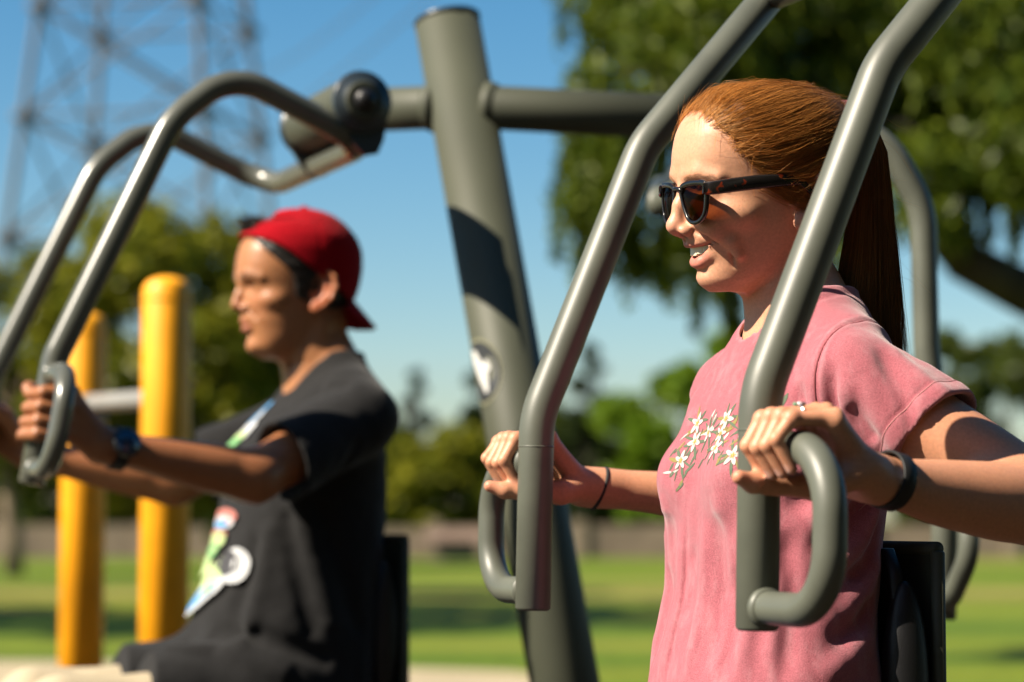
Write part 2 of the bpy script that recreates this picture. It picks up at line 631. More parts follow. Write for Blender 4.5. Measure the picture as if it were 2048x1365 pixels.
zs = [0, 4.6, 9.0, 12.6, 15.9, 19, 22]
for k in range(4):
    V, Fs = sweep(np.array([leg_at(k, z) for z in zs]), .115, 4)
    mesh_obj('leg', V, Fs, M_TOWER, tw_o, smooth=False)
for i in range(len(zs) - 1):
    for k in range(4):
        a0, a1 = leg_at(k, zs[i]), leg_at(k, zs[i + 1])
        b0, b1 = leg_at((k + 1) % 4, zs[i]), leg_at((k + 1) % 4, zs[i + 1])
        for p, q in ((a0, b1), (b0, a1)):
            V, Fs = sweep(np.array([p, q]), .06, 4)
            mesh_obj('brace', V, Fs, M_TOWER, tw_o, smooth=False)
        V, Fs = sweep(np.array([a1, b1]), .06, 4)
        mesh_obj('cross_bar', V, Fs, M_TOWER, tw_o, smooth=False)
        V, Fs = lathe([(-.12, .01), (-.1, .34), (.1, .34), (.12, .01)], a1, (0, 0, 1), 8)
        mesh_obj('gusset_plate', V, Fs, mat('gusset', (.10, .10, .11), .7), tw_o, smooth=False)
tag(tw_o, 'grey lattice steel transmission tower behind the olive tree', 'tower')
for i, (p0, p1, txt) in enumerate([((430, 330), (900, -40), 'lower'), ((520, 150), (760, -20), 'upper')]):
    a, b = np.array(at(*p0, 76)), np.array(at(*p1, 60))
    t = np.linspace(-.3, 1.3, 20)[:, None]
    P = a + (b - a) * t - np.array([0, 0, 1.]) * (t * (1 - t)) * .8
    wo = tube('power_line', P, .022, M_TOWER, seg=6)
    tag(wo, '%s of two faint power lines crossing the blue sky' % txt, 'power line', 'power lines')

# ------------------------------------------------------------------ yellow posts and the grey rail between them
def post(px, Y, wpx, ytop, label):
    r = wpx / FPX * Y / 2
    c = at(px, ytop, Y)
    e = empty('yellow_post', (c.x, Y, 0))
    zt = c.z
    prof = [(0, r), (zt - r * .55, r)] + [(zt - r * .55 + r * .55 * math.sin(t), r * math.cos(t) * .98 + .0) for t in np.linspace(.12, 1.5, 9)]
    V, Fs = lathe(prof, (c.x, Y, 0), (0, 0, 1), 40)
    mesh_obj('sleeve', V, Fs, M_YELLOW, e)
    V, Fs = lathe([(0, r * 1.9), (.012, r * 1.9), (.018, r * 1.75)], (c.x, Y, .005), (0, 0, 1), 40)
    mesh_obj('base_flange', V, Fs, M_YELLOW, e)
    V, Fs = lathe([(0, r + .001), (.002, r + .0014), (.008, r + .0014), (.010, r + .001)], (c.x, Y, zt - r * .55 - .03), (0, 0, 1), 40)
    mesh_obj('cap_seam', V, Fs, M_YELLOW, e)
    tag(e, label, 'post', 'yellow posts')


post(335, 5.9, 98, 553, 'tall yellow steel post right beside the chest of the man')
post(171, 6.6, 88, 624, 'yellow steel post behind the wrist of the man, leftmost of two')
e = empty('exercise_rail', tuple(gbase(225, 6.5)))
c1, c2 = at(171, 822, 6.6), at(335, 812, 5.9)
c1.y, c2.y = 6.6, 5.9
dv_ = (c2 - c1).normalized()
tube('rail', fillet([c1 + dv_ * .055, c1 + dv_ * .10 + Vector((0, 0, .02)), c2 - dv_ * .10 + Vector((0, 0, .02)), c2 - dv_ * .055], .05), .024, M_GREYP, e, seg=16)
for c_, s_ in ((c1, 1), (c2, -1)):
    V, Fs = lathe([(0, .045), (.006, .045), (.010, .026)], c_ + dv_ * s_ * .058, dv_ * s_, 24)
    mesh_obj('mounting_plate', V, Fs, M_GREYP, e)
tag(e, 'blurred grey exercise rail between the two yellow posts', 'exercise rail')

# this loop adds unseen trees beside and behind the camera to block sky light
for (x, y, h, r, sd) in ((5.8, 1.0, 7.5, 3.0, 71), (3.6, -4.2, 8.0, 3.4, 72), (-1.0, -8.5, 8.0, 3.4, 73), (-7.0, -9.0, 8.0, 3.4, 74)):
    tree('park_tree', (x, y, 0), h, r, 'mid', 8000, .25, {71: 'broad green tree added just right of the frame to block sky light', 72: 'broad green tree added behind the photographer on the right to block sky light', 73: 'broad green tree added straight behind the photographer to block sky light', 74: 'broad green tree added behind the photographer on the left to block sky light'}[sd], trunk_r=.2, clear=.12, seed=sd, ncl=16)
tree('park_tree', (-10.5, 18.0, 0), 11.5, 3.6, 'mid', 3200, .22, 'tall park tree left of the frame whose shade crosses the lawn', trunk_r=.28, clear=.35, seed=75, ncl=18)
# ------------------------------------------------------------------ exercise machines
R_ARM, R_LOOP, HALF = .0205, .0158, 275
COLV = np.array([.205, -.20, -1.167])      # the columns lean along this


def press_arm(fr, machine, path, fil, cross, label, coat=M_COAT, whole=False):
    """a yoke: two arms (path in f,z from the handle end up to the cross tube), each with a D handle"""
    y = empty('press_arm', tuple(fr.w((path[0][0], 0, path[0][1]))), machine)
    if label: y['label'] = label
    for sg in (1, -1):
        P = fillet([fr.w((f, sg * HALF, z)) for f, z in path] + [fr.w((cross[0], sg * HALF, cross[1]))], fil, 14)
        if not whole:
            tube('arm_tube', P, R_ARM, coat, y, seg=32, bevel=.003)
        p0, p1 = np.array(path[0], float), np.array(path[1], float)
        u = (p1 - p0) / np.linalg.norm(p1 - p0)
        b, t = p0 + u * 22, p0 + u * 170
        pts = [(b[0], sg * HALF, b[1]), (b[0], sg * (HALF + 136), b[1]), (t[0], sg * (HALF + 136), t[1]), (t[0], sg * HALF, t[1])]
        tube('handle', fillet([fr.w(q) for q in pts], [.058, .062], 14), R_LOOP, coat, y, seg=28, cap=False)
        # weld beads where the handle meets the arm, and the seam of the bent sleeve
        for q in (b, t):
            c = fr.w((q[0], sg * (HALF + 20), q[1]))
            V, Fs = lathe([(-.004, R_LOOP + .0035), (.0, R_LOOP + .0035), (.004, R_LOOP + .0005)], c, fr.S * sg, 28)
            mesh_obj('weld_bead', V, Fs, coat, y)
        c = p0 + u * (np.linalg.norm(p1 - p0) - 34)
        dv = fr.w((u[0] * 1000, 0, u[1] * 1000)) - fr.O
        V, Fs = lathe([(-.001, R_ARM), (0, R_ARM + .0007), (.001, R_ARM)], fr.w((c[0], sg * HALF, c[1])), dv, 32)
        mesh_obj('sleeve_seam', V, Fs, coat, y)
    if whole:                                           # one bent tube from handle to handle
        Q = [fr.w((f, HALF, z)) for f, z in path] + [fr.w((cross[0], HALF, cross[1])), fr.w((cross[0], -HALF, cross[1]))] + [fr.w((f, -HALF, z)) for f, z in reversed(path)]
        tube('bent_tube', fillet(Q, list(fil) + [.075, .075] + list(reversed(fil)), 14), R_ARM, coat, y, seg=32, bevel=.003)
        return y
    tube('cross_tube', [fr.w((cross[0], s, cross[1])) for s in (-HALF - 8, HALF + 8)], R_ARM + .0004, coat, y, seg=28, bevel=.003)
    return y


def hub(fr, machine, f, z, s0, s1, cross, r=.048):
    h = empty('pivot_hub', tuple(fr.w((f, (s0 + s1) / 2, z))), machine)
    L_ = (s1 - s0) / 1000
    V, Fs = lathe([(0, r - .004), (.004, r - .002), (L_ - .004, r - .002), (L_, r - .004)], fr.w((f, s0, z)), fr.S, 40)
    mesh_obj('housing', V, Fs, M_COATD, h)
    for s, sg in ((s1, 1), (s0, -1)):
        c = fr.w((f, s + sg * 2, z))
        V, Fs = lathe([(0, r + .002), (.008, r + .002), (.010, r), (.010, r * .62), (.014, r * .60), (.016, r * .5), (.016, .01)], c, fr.S * sg, 40)
        mesh_obj('end_disc', V, Fs, M_HUB, h)
        V, Fs = lathe([(0, r * .66), (.003, r * .66), (.004, r * .60), (.004, r * .44)], fr.w((f, s + sg * 17, z)), fr.S * sg, 40)
        mesh_obj('washer_ring', V, Fs, M_COATD, h)
        V, Fs = lathe([(0, .019), (.010, .0185), (.017, .015), (.021, .009), (.0225, .002)], fr.w((f, s + sg * 16, z)), fr.S * sg, 28)
        mesh_obj('bolt_cap', V, Fs, M_BLACK, h)
        # teardrop plate down to the cross tube
        a, b = np.array([f, z], float), np.array(cross, float)
        d = (b - a) / np.linalg.norm(b - a)
        n = np.array([-d[1], d[0]])
        prof = [a + d * (-40) * 0 + n * 44, a + d * 25 + n * 43, b + n * 26, b + d * 20 + n * 12, b + d * 20 - n * 12, b - n * 26, a + d * 25 - n * 43, a - n * 44]
        V = [fr.w((p[0], s + sg * 1.5, p[1])) for p in prof] + [fr.w((p[0], s - sg * 7, p[1])) for p in prof]
        k = len(prof)
        Fs = [tuple(range(k)), tuple(reversed(range(k, 2 * k)))] + [(i, i + k, (i + 1) % k + k, (i + 1) % k) for i in range(k)]
        mesh_obj('hanger_plate', V, Fs, M_HUB, h, smooth=False)
    return h


def column(machine, top, name='column', v=None, m=None):
    d = (COLV if v is None else v)
    d = d / np.linalg.norm(d)
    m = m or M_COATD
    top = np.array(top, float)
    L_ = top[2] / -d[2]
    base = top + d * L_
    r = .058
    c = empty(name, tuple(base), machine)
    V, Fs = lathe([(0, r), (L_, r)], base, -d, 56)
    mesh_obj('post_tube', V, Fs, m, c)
    V, Fs = lathe([(0, r + .0015), (.006, r + .0015), (.008, r - .001), (.009, .02)], top - d * .0005, -d, 56)
    mesh_obj('end_cap', V, Fs, M_HUB, c)
    V, Fs = lathe([(0, .13), (.014, .13), (.016, .125)], (base[0], base[1], .006), (0, 0, 1), 40)
    mesh_obj('base_plate', V, Fs, M_COATD, c)
    for k in range(4):
        a = k * math.pi / 2 + .5
        V, Fs = lathe([(0, .014), (.012, .014), (.016, .008)], (base[0] + .1 * math.cos(a), base[1] + .1 * math.sin(a), .023), (0, 0, 1), 6)
        mesh_obj('anchor_bolt', V, Fs, M_CHROME, c, smooth=False)
    return c, top, d


def seat(fr, machine, fb, ztop, zseat, wd=150):
    """moulded black backrest and seat on a steel spine"""
    b = empty('backrest', tuple(fr.w((fb, 0, zseat))), machine)
    g = []
    nz, ns = 30, 21
    for side in (0, 1):
        for i in range(nz + 1):
            z = zseat + 30 + (ztop - zseat - 30) * i / nz
            e = i / nz
            wz = wd * (1 - .10 * e ** 3 - .35 * max(0, e - .93) / .07 * .3)
            for j in range(ns + 1):
                v = -1 + 2 * j / ns
                s = v * wz
                f = fb + 8 + 16 * v * v - 10 * math.cos(3 * e) * .6
                if side: f = f - 24 + 10 * abs(v) ** 6
                g.append(fr.w((f, s, z)))
    n1 = (nz + 1) * (ns + 1)
    Fs = []
    for i in range(nz):
        for j in range(ns):
            a = i * (ns + 1) + j
            Fs.append((a, a + 1, a + ns + 2, a + ns + 1))
            Fs.append((a + n1, a + ns + 1 + n1, a + ns + 2 + n1, a + 1 + n1))
    for j in range(ns):
        Fs.append((j, j + n1, j + 1 + n1, j + 1))
        a = nz * (ns + 1) + j
        Fs.append((a, a + 1, a + 1 + n1, a + n1))
    for i in range(nz):
        a = i * (ns + 1)
        Fs.append((a, a + ns + 1, a + ns + 1 + n1, a + n1))
        a += ns
        Fs.append((a, a + n1, a + ns + 1 + n1, a + ns + 1))
    o = mesh_obj('back_shell', g, Fs, M_BLACK, b)
    # side bolster with a raised oval, seen from the side
    for sg in (1, -1):
        cc = (fb + 14, sg * (wd - 10), (ztop + zseat) / 2 + 40)
        bm = bmesh.new()
        bmesh.ops.create_uvsphere(bm, u_segments=32, v_segments=20, radius=1)
        for v in bm.verts:
            x, y, z = v.co
            v.co = Vector(fr.w((cc[0] + x * 26, cc[1] + y * 20, cc[2] + z * (ztop - zseat) * .30)))
        bm_obj('side_bolster', bm, M_BLACK, b)
    # steel back plate and rolled edge
    pl = []
    for f in (fb - 26, fb - 17):
        for s, z in ((-wd + 4, zseat + 20), (wd - 4, zseat + 20), (wd - 4, ztop - 4), (-wd + 4, ztop - 4)):
            pl.append(fr.w((f, s, z)))
    mesh_obj('back_plate', pl, [(0, 1, 2, 3), (7, 6, 5, 4), (0, 4, 5, 1), (1, 5, 6, 2), (2, 6, 7, 3), (3, 7, 4, 0)], M_COATD, b, smooth=False)
    for sg in (1, -1):
        tube('plate_rim', [fr.w((fb - 21, sg * (wd - 2), zseat + 20)), fr.w((fb - 21, sg * (wd - 2), ztop - 2))], .0075, M_COATD, b, seg=16, bevel=.002)
    tube('plate_rim', [fr.w((fb - 21, -wd + 2, ztop)), fr.w((fb - 21, wd - 2, ztop))], .0075, M_COATD, b, seg=16)
    st = empty('seat', tuple(fr.w((fb + 200, 0, zseat))), machine)
    bm = bmesh.new()
    bmesh.ops.create_cube(bm, size=1)
    bmesh.ops.bevel(bm, geom=bm.edges[:] , offset=.12, segments=4, affect='EDGES')
    for v in bm.verts:
        x, y, z = v.co
        v.co = Vector(fr.w((fb + 205 + x * 400, y * 380, zseat - 22 + z * 50)))
    bm_obj('seat_pan', bm, M_BLACK, st)
    zf = -fr.O[2] * 1000
    tube('seat_post', [fr.w((fb + 150, 0, zf)), fr.w((fb + 150, 0, zseat - 48))], .04, M_COATD, st)
    tube('spine', fillet([fr.w((fb + 150, 0, zf + 150)), fr.w((fb - 60, 0, zf + 170)), fr.w((fb - 48, 0, ztop - 120))], .08), .022, M_COATD, b)


# --- machine of the man: column, cross bar, his yoke on the left, another on the right
mach_a = empty('chest_press_machine', tuple(at(1080, 1365, 3.8)[:2]) + (0,))
col_a, topA, dA = column(mach_a, at(895, 46, 4.22))
pc = topA + dA * ((topA[2] - at(930, 222, 4.24).z) / -dA[2])
hubA = (-9, 397)
yokeA = [(514, -226), (480, -30), (300, 352), (203, 432)]
press_arm(MF, mach_a, yokeA, [.09, .16, .12], (-23, 331), 'grey press arm held by the man', M_COATG, True)
hub(MF, mach_a, -9, 397, 0, 285, (-23, 331))
bl = MF.w((-9, 120, 397))
c_l = np.array(at(700, 222, 4.26))
c_r = np.array(at(1420, 238, 4.06))
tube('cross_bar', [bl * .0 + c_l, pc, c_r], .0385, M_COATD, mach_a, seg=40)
for sgn, q in ((-1, pc + (c_l - pc) / np.linalg.norm(c_l - pc) * .058), (1, pc + (c_r - pc) / np.linalg.norm(c_r - pc) * .058)):
    V, Fs = lathe([(-.012, .046), (0, .0445), (.006, .041), (.010, .0386)], q, (c_l - pc) if sgn < 0 else (c_r - pc), 40)
    mesh_obj('weld_collar', V, Fs, M_COATD, mach_a)
seat(MF, mach_a, -120, -312, -690, 138)
# oval sticker on the column
sp = np.array(at(958, 742, 4.1))
sd = empty('sticker', tuple(sp), mach_a)
axp = topA + dA * ((topA[2] - sp[2]) / -dA[2])
M_WHITE = mat('sticker_white', (.55, .55, .53), .4)
M_DKGREY = mat('sticker_dark', (.03, .033, .036), .4)
M_RING = mat('sticker_ring', (.17, .17, .11), .45)


def on_column(u, v, lift):
    """u = angle on the tube, v = metres along it"""
    r = .058 + lift
    n1 = np.cross(dA, [0, 1, 0]); n1 /= np.linalg.norm(n1)
    n2 = np.cross(dA, n1)
    d_ = -n1 if n1[0] > 0 else n1
    if n2[1] > 0: n2 = -n2
    return axp - dA * v + r * (math.cos(u) * n2 + math.sin(u) * d_)


def patch(pts, lift, m, name):
    V = [on_column(u, v, lift) for u, v in pts]
    c = on_column(sum(p[0] for p in pts) / len(pts), sum(p[1] for p in pts) / len(pts), lift + .0005)
    n = len(V)
    o = mesh_obj(name, V + [c], [(i, (i + 1) % n, n) for i in range(n)], m, sd, smooth=False)
    return o


def oval(cu, cv, a, b, n=28):
    return [(cu + a * math.cos(t), cv + b * math.sin(t)) for t in np.linspace(0, 2 * math.pi, n, endpoint=False)]


patch(oval(.98, 0, .78, .058), .0010, M_RING, 'oval_ring')
patch(oval(.98, 0, .70, .052), .0018, M_DKGREY, 'oval_field')
patch([(.62, .016), (.80, .012), (1.0, .038), (1.25, .042), (1.22, .020), (1.05, -.012), (.86, -.040), (.74, -.038), (.66, -.006), (.52, .0)], .0028, M_WHITE, 'white_figure')

# the neighbouring yoke on the right of the cross bar
h3 = empty('press_arm', tuple(at(1850, 1040, 3.75)), mach_a)
h3['label'] = 'blurred grey press arm behind the ponytail'
P3 = [at(1318, 410, 3.95), at(1560, 250, 3.8), at(1760, 255, 3.75), at(1846, 420, 3.75), at(1853, 700, 3.75), at(1890, 1010, 3.75), at(1886, 1240, 3.75)]
tube('arm_tube', fillet(P3, [.1, .14, .16, .3, .3], 10), .0205, M_COAT, h3, seg=28, bevel=.003)
P4 = [at(1886, 1215, 3.76), at(1905, 1190, 3.66), at(1948, 1090, 3.60), at(1915, 985, 3.66), at(1890, 980, 3.74)]
tube('handle', fillet(P4, [.04, .08, .05], 10), .0158, M_COAT, h3, seg=24)
V, Fs = lathe([(0, .04), (.004, .048), (.16, .048), (.164, .04)], c_r + np.array([-.02, .07, 0]), (.35, -.93, 0), 36)
mesh_obj('housing', V, Fs, M_COATD, h3)
tube('hanger_tube', [c_r + np.array([-.01, .05, -.02]), at(1326, 395, 4.1)], .018, M_HUB, h3, seg=20)
tube('cross_tube', [at(1318, 410, 3.95), at(1322, 375, 4.3)], .0205, M_COAT, h3, seg=24)
tag(mach_a, 'grey green chest press machine with slanted column, used by the man', 'exercise machine', 'chest press machines')

# --- machine of the woman
mach_b = empty('chest_press_machine', tuple(at(2500, 1365, 2.5)[:2]) + (0,))
press_arm(WF, mach_b, [(165, -350), (160, -128), (22, 197)], [.13, .13], (-150, 394), 'grey press arm in the hands of the woman')
hub(WF, mach_b, -176, 462, -130, 130, (-150, 394))
col_b, topB, dB = column(mach_b, at(2098, -330, 2.95), v=np.array([.19, 0, -1.]), m=M_HUB)  # dark hub steel stands in for shade on this column
pB = topB + dB * .10
tube('cross_bar', [WF.w((-176, -20, 462)), pB], .0385, M_COATD, mach_b, seg=36)
seat(WF, mach_b, -96, -276, -640, 142)
tag(mach_b, 'grey green chest press machine in the foreground, held by the woman', 'exercise machine', 'chest press machines')
# ------------------------------------------------------------------ sculpting with distance fields (millimetres, body frames)
f32 = np.float32


def smin(a, b, k):
    h = np.clip(.5 + .5 * (b - a) / k, 0, 1)
    return b + (a - b) * h - k * h * (1 - h)


def smax(a, b, k):
    return -smin(-a, -b, k)


def cap(P, a, b, ra, rb=None):
    rb = ra if rb is None else rb
    a = np.asarray(a, f32)
    ab = np.asarray(b, f32) - a
    pa = P - a
    t = np.clip(pa @ ab / max(float(ab @ ab), 1e-6), 0, 1)
    q = pa - t[:, None] * ab
    return np.sqrt(np.einsum('ij,ij->i', q, q)) - (ra + (rb - ra) * t)


def chain(P, pts, rad, k=4.):
    d = None
    for i in range(len(pts) - 1):
        c = cap(P, pts[i], pts[i + 1], rad[i], rad[i + 1])
        d = c if d is None else smin(d, c, k)
    return d


def limb_sdf(P, a, b, ts, rs):
    """one limb segment with a smooth radius profile"""
    a = np.asarray(a, f32)
    ab = np.asarray(b, f32) - a
    pa = P - a
    t = np.clip(pa @ ab / float(ab @ ab), 0, 1)
    q = pa - t[:, None] * ab
    return (np.sqrt(np.einsum('ij,ij->i', q, q)) - spl(ts, rs)(t)) * .97


def rotm(ax, ang):
    return np.array(Matrix.Rotation(math.radians(ang), 3, ax), f32)


def ell(P, c, r, R=None):
    q = P - np.asarray(c, f32)
    if R is not None:
        q = q @ R
    r = np.asarray(r, f32)
    k0 = np.sqrt(np.sum((q / r) ** 2, axis=1))
    k1 = np.sqrt(np.sum((q / (r * r)) ** 2, axis=1))
    return k0 * (k0 - 1) / np.maximum(k1, 1e-6)


def spl(xs, ys, n=600):
    """smooth monotone interpolation, baked to a dense table"""
    xs, ys = np.array(xs, float), np.array(ys, float)
    o = np.argsort(xs)
    xs, ys = xs[o], ys[o]
    h = np.diff(xs)
    dl = np.diff(ys) / h
    m = np.zeros(len(xs))
    m[0], m[-1] = dl[0], dl[-1]
    for i in range(1, len(xs) - 1):
        if dl[i - 1] * dl[i] > 0:
            w1, w2 = 2 * h[i] + h[i - 1], h[i] + 2 * h[i - 1]
            m[i] = (w1 + w2) / (w1 / dl[i - 1] + w2 / dl[i])
    X = np.linspace(xs[0], xs[-1], n)
    i = np.clip(np.searchsorted(xs, X) - 1, 0, len(xs) - 2)
    t = (X - xs[i]) / h[i]
    Y = (2 * t ** 3 - 3 * t ** 2 + 1) * ys[i] + (t ** 3 - 2 * t ** 2 + t) * h[i] * m[i] + (-2 * t ** 3 + 3 * t ** 2) * ys[i + 1] + (t ** 3 - t ** 2) * h[i] * m[i + 1]
    return lambda x: np.interp(x, X, Y).astype(f32)


class Loft:
    """horizontal superellipse sections: front, back, half width, centre, front exponent"""

    def __init__(self, z, front, back, width, cen, pf, pb=None):
        self.z0, self.z1 = min(z), max(z)
        self.fr, self.bk, self.w = spl(z, front), spl(z, back), spl(z, width)
        self.c, self.pf = spl(z, cen), spl(z, pf)
        self.pb = spl(z, pb) if pb is not None else None

    def __call__(self, P):
        z = np.clip(P[:, 2], self.z0, self.z1)
        c = self.c(z)
        df = P[:, 0] - c
        front = df > 0
        a = np.where(front, self.fr(z) - c, c - self.bk(z))
        a = np.maximum(a, 1)
        w = np.maximum(self.w(z), 1)
        p = np.where(front, self.pf(z), self.pb(z) if self.pb else 2.0)
        u, v = np.abs(df) / a, np.abs(P[:, 1]) / w
        r = (u ** p + v ** p + 1e-9) ** (1 / p)
        L = np.sqrt(df ** 2 + P[:, 1] ** 2) + 1e-4
        d = L * (1 - 1 / r)
        dz = np.maximum(P[:, 2] - self.z1, self.z0 - P[:, 2])
        return np.where(dz > 0, np.sqrt(np.maximum(d, 0) ** 2 + np.maximum(dz, 0) ** 2), np.maximum(d, dz)) * .9


def vnoise(P, scale, seed=0):
    """cheap smooth value noise in -1..1"""
    Q = P / scale + seed * 17.13
    I = np.floor(Q).astype(np.int64)
    t = (Q - I).astype(f32)
    t = t * t * (3 - 2 * t)

    def hsh(i, j, k):
        n = (i * 374761393 + j * 668265263 + k * 2147483647 + seed * 144665) & 0x7fffffff
        n = ((n ^ (n >> 13)) * 1274126177) & 0x7fffffff
        return ((n ^ (n >> 16)) & 0xffff).astype(f32) / 32767.5 - 1
    r = 0
    for dx in (0, 1):
        for dy in (0, 1):
            for dz in (0, 1):
                wgt = (t[:, 0] if dx else 1 - t[:, 0]) * (t[:, 1] if dy else 1 - t[:, 1]) * (t[:, 2] if dz else 1 - t[:, 2])
                r = r + wgt * hsh(I[:, 0] + dx, I[:, 1] + dy, I[:, 2] + dz)
    return r


def surface(sdf, lo, hi, h, B=8, slack=1.0, project=1):
    """sparse surface nets; returns verts (mm) and quads"""
    lo, hi = np.asarray(lo, float), np.asarray(hi, float)
    nb = np.ceil((hi - lo) / (B * h)).astype(int)
    I = np.stack(np.meshgrid(*[np.arange(n) for n in nb], indexing='ij'), -1).reshape(-1, 3)
    cen = (lo + (I + .5) * B * h).astype(f32)
    D = np.concatenate([sdf(c) for c in np.array_split(cen, max(1, len(cen) // 150000))])
    I = I[np.abs(D) < B * h * .87 * slack + 3 * h]
    g = np.stack(np.meshgrid(*[np.arange(B + 1)] * 3, indexing='ij'), -1).reshape(-1, 3)
    keys, pos, edges = [], [], []
    off = np.array([(i, j, k) for i in (0, 1) for j in (0, 1) for k in (0, 1)])
    ed = [(a, b) for a in range(8) for b in range(a + 1, 8) if np.abs(off[a] - off[b]).sum() == 1]
    for Ib in np.array_split(I, max(1, len(I) // 300)):
        G = Ib[:, None, :] * B + g[None]
        P = (lo + G.reshape(-1, 3) * h).astype(f32)
        v = sdf(P).reshape(len(Ib), B + 1, B + 1, B + 1)
        c = np.stack([v[:, i:i + B, j:j + B, k:k + B] for i, j, k in off], -1)
        ins = c < 0
        cnt = ins.sum(-1)
        sel = np.argwhere((cnt > 0) & (cnt < 8))
        if not len(sel):
            continue
        cv = c[sel[:, 0], sel[:, 1], sel[:, 2], sel[:, 3]]
        s = np.zeros((len(sel), 3))
        n = np.zeros(len(sel))
        for a, b in ed:
            va, vb = cv[:, a], cv[:, b]
            m = (va < 0) != (vb < 0)
            t = np.where(m, va / np.where(m, va - vb, 1), 0)
            s += np.where(m[:, None], off[a] + (off[b] - off[a]) * t[:, None], 0)
            n += m
        gi = Ib[sel[:, 0]] * B + sel[:, 1:]
        keys.append((gi[:, 0] << 42) | (gi[:, 1] << 21) | gi[:, 2])
        pos.append(lo + (gi + s / n[:, None]) * h)
        edges.append(np.stack([cv[:, 0] < 0, cv[:, 4] < 0, cv[:, 2] < 0, cv[:, 1] < 0], -1))
    K = np.concatenate(keys)
    V = np.concatenate(pos)
    E = np.concatenate(edges)
    o = np.argsort(K)
    K, V, E = K[o], V[o], E[o]
    st = np.array([1 << 42, 1 << 21, 1])
    quads = []
    for ax, (b, c) in enumerate(((1, 2), (2, 0), (0, 1))):
        m = E[:, 0] != E[:, ax + 1]
        k0 = K[m]
        flip = E[m][:, 0]
        Q = [k0, k0 - st[b], k0 - st[b] - st[c], k0 - st[c]]
        ix = [np.searchsorted(K, q) for q in Q]
        ok = np.ones(len(k0), bool)
        for q, i in zip(Q, ix):
            ok &= (i < len(K)) & (K[np.minimum(i, len(K) - 1)] == q)
        q4 = np.stack(ix, -1)
        q4[~flip] = q4[~flip][:, ::-1]
        quads.append(q4[ok])
    F4 = np.concatenate(quads)
    V = V.astype(f32)
    for _ in range(project):
        e = .35 * h
        T = np.array([(1, -1, -1), (-1, -1, 1), (-1, 1, -1), (1, 1, 1)], f32)
        grad = 0
        val = 0
        for t in T:
            d = sdf(V + t * e)
            grad = grad + d[:, None] * t
            val = val + d
        grad /= (4 * e)
        val /= 4
        gl = np.sqrt(np.einsum('ij,ij->i', grad, grad)) + 1e-6
        step = np.clip(val / gl, -h * .7, h * .7)
        V = V - grad / gl[:, None] * step[:, None]
    # outward faces
    a, b, c, d_ = (V[F4[:, i]].astype(np.float64) for i in range(4))
    if np.einsum('ij,ij->i', a - lo, np.cross(c - a, d_ - b)).sum() < 0:
        F4 = F4[:, ::-1]
    return V, np.ascontiguousarray(F4)


def gradn(sdf, P, e=.6):
    T = np.array([(1, -1, -1), (-1, -1, 1), (-1, 1, -1), (1, 1, 1)], f32)
    g_, v_ = 0, 0
    for t in T:
        d = sdf((P + t * e).astype(f32))
        g_ = g_ + d[:, None] * t
        v_ = v_ + d
    gl = np.linalg.norm(g_, axis=1) + 1e-6
    return g_ / gl[:, None], v_ / 4 / np.maximum(gl / (4 * e), .3)


def inv(fr, px, py, s):
    """body coordinates of the point of plane s that the photograph shows at (px, py)"""
    a = np.array(at(px, py, 1.0)) - [0, 0, CAM_H]
    C0 = np.array([0, 0, CAM_H])
    t = (s / 1000 - (C0 - fr.O) @ fr.S) / (a @ fr.S)
    q = (C0 + a * t - fr.O) @ fr.R.T
    return q * 1000


def boxed(P, lo, hi, fn, far=400.):
    """evaluate fn only inside a box, a large value elsewhere"""
    m = np.all((P > np.asarray(lo)) & (P < np.asarray(hi)), axis=1)
    out = np.full(len(P), far, f32)
    if m.any():
        out[m] = fn(P[m])
    return out


def mirror(P):
    Q = P.copy()
    Q[:, 1] = np.abs(Q[:, 1])
    return Q


def ear_sdf(P, c, tilt=12, sc=1.0, flare=.32):
    """C shaped outer ear in its own plane around c (P already mirrored)"""
    q = (P - np.asarray(c, f32)) / sc
    a = math.radians(tilt)
    ef = q[:, 0] * math.cos(a) + q[:, 2] * math.sin(a)
    ez = -q[:, 0] * math.sin(a) + q[:, 2] * math.cos(a)
    es = q[:, 1] + flare * ef
    E = np.stack([ef, es, ez], -1).astype(f32)
    d = ell(E, (-5, 0, 3), (15, 4.2, 27))
    d = smax(d, -ell(E, (-2, 6, 0), (11, 6.5, 17)), 3)
    hel = chain(E, [(9, 1, -2), (9, 2.5, 12), (4, 3.5, 24), (-6, 4, 29.5), (-16, 4, 24), (-20.5, 4, 10), (-18, 3, -6), (-10, 2, -20)], [3, 3, 3.2, 3.4, 3.5, 3.4, 3.1, 3])
    d = smin(d, hel, 2.5)
    d = smin(d, chain(E, [(-7, 1.5, 19), (-11, 2.5, 8), (-10, 2.5, -6), (-4, 2, -14)], [2.2, 2.6, 2.6, 2.4]), 3)
    d = smin(d, ell(E, (-2, .5, -22), (8.5, 4, 9)), 4)
    d = smin(d, ell(E, (9, 2, -5), (4, 3, 6)), 3)
    return d * sc * .9
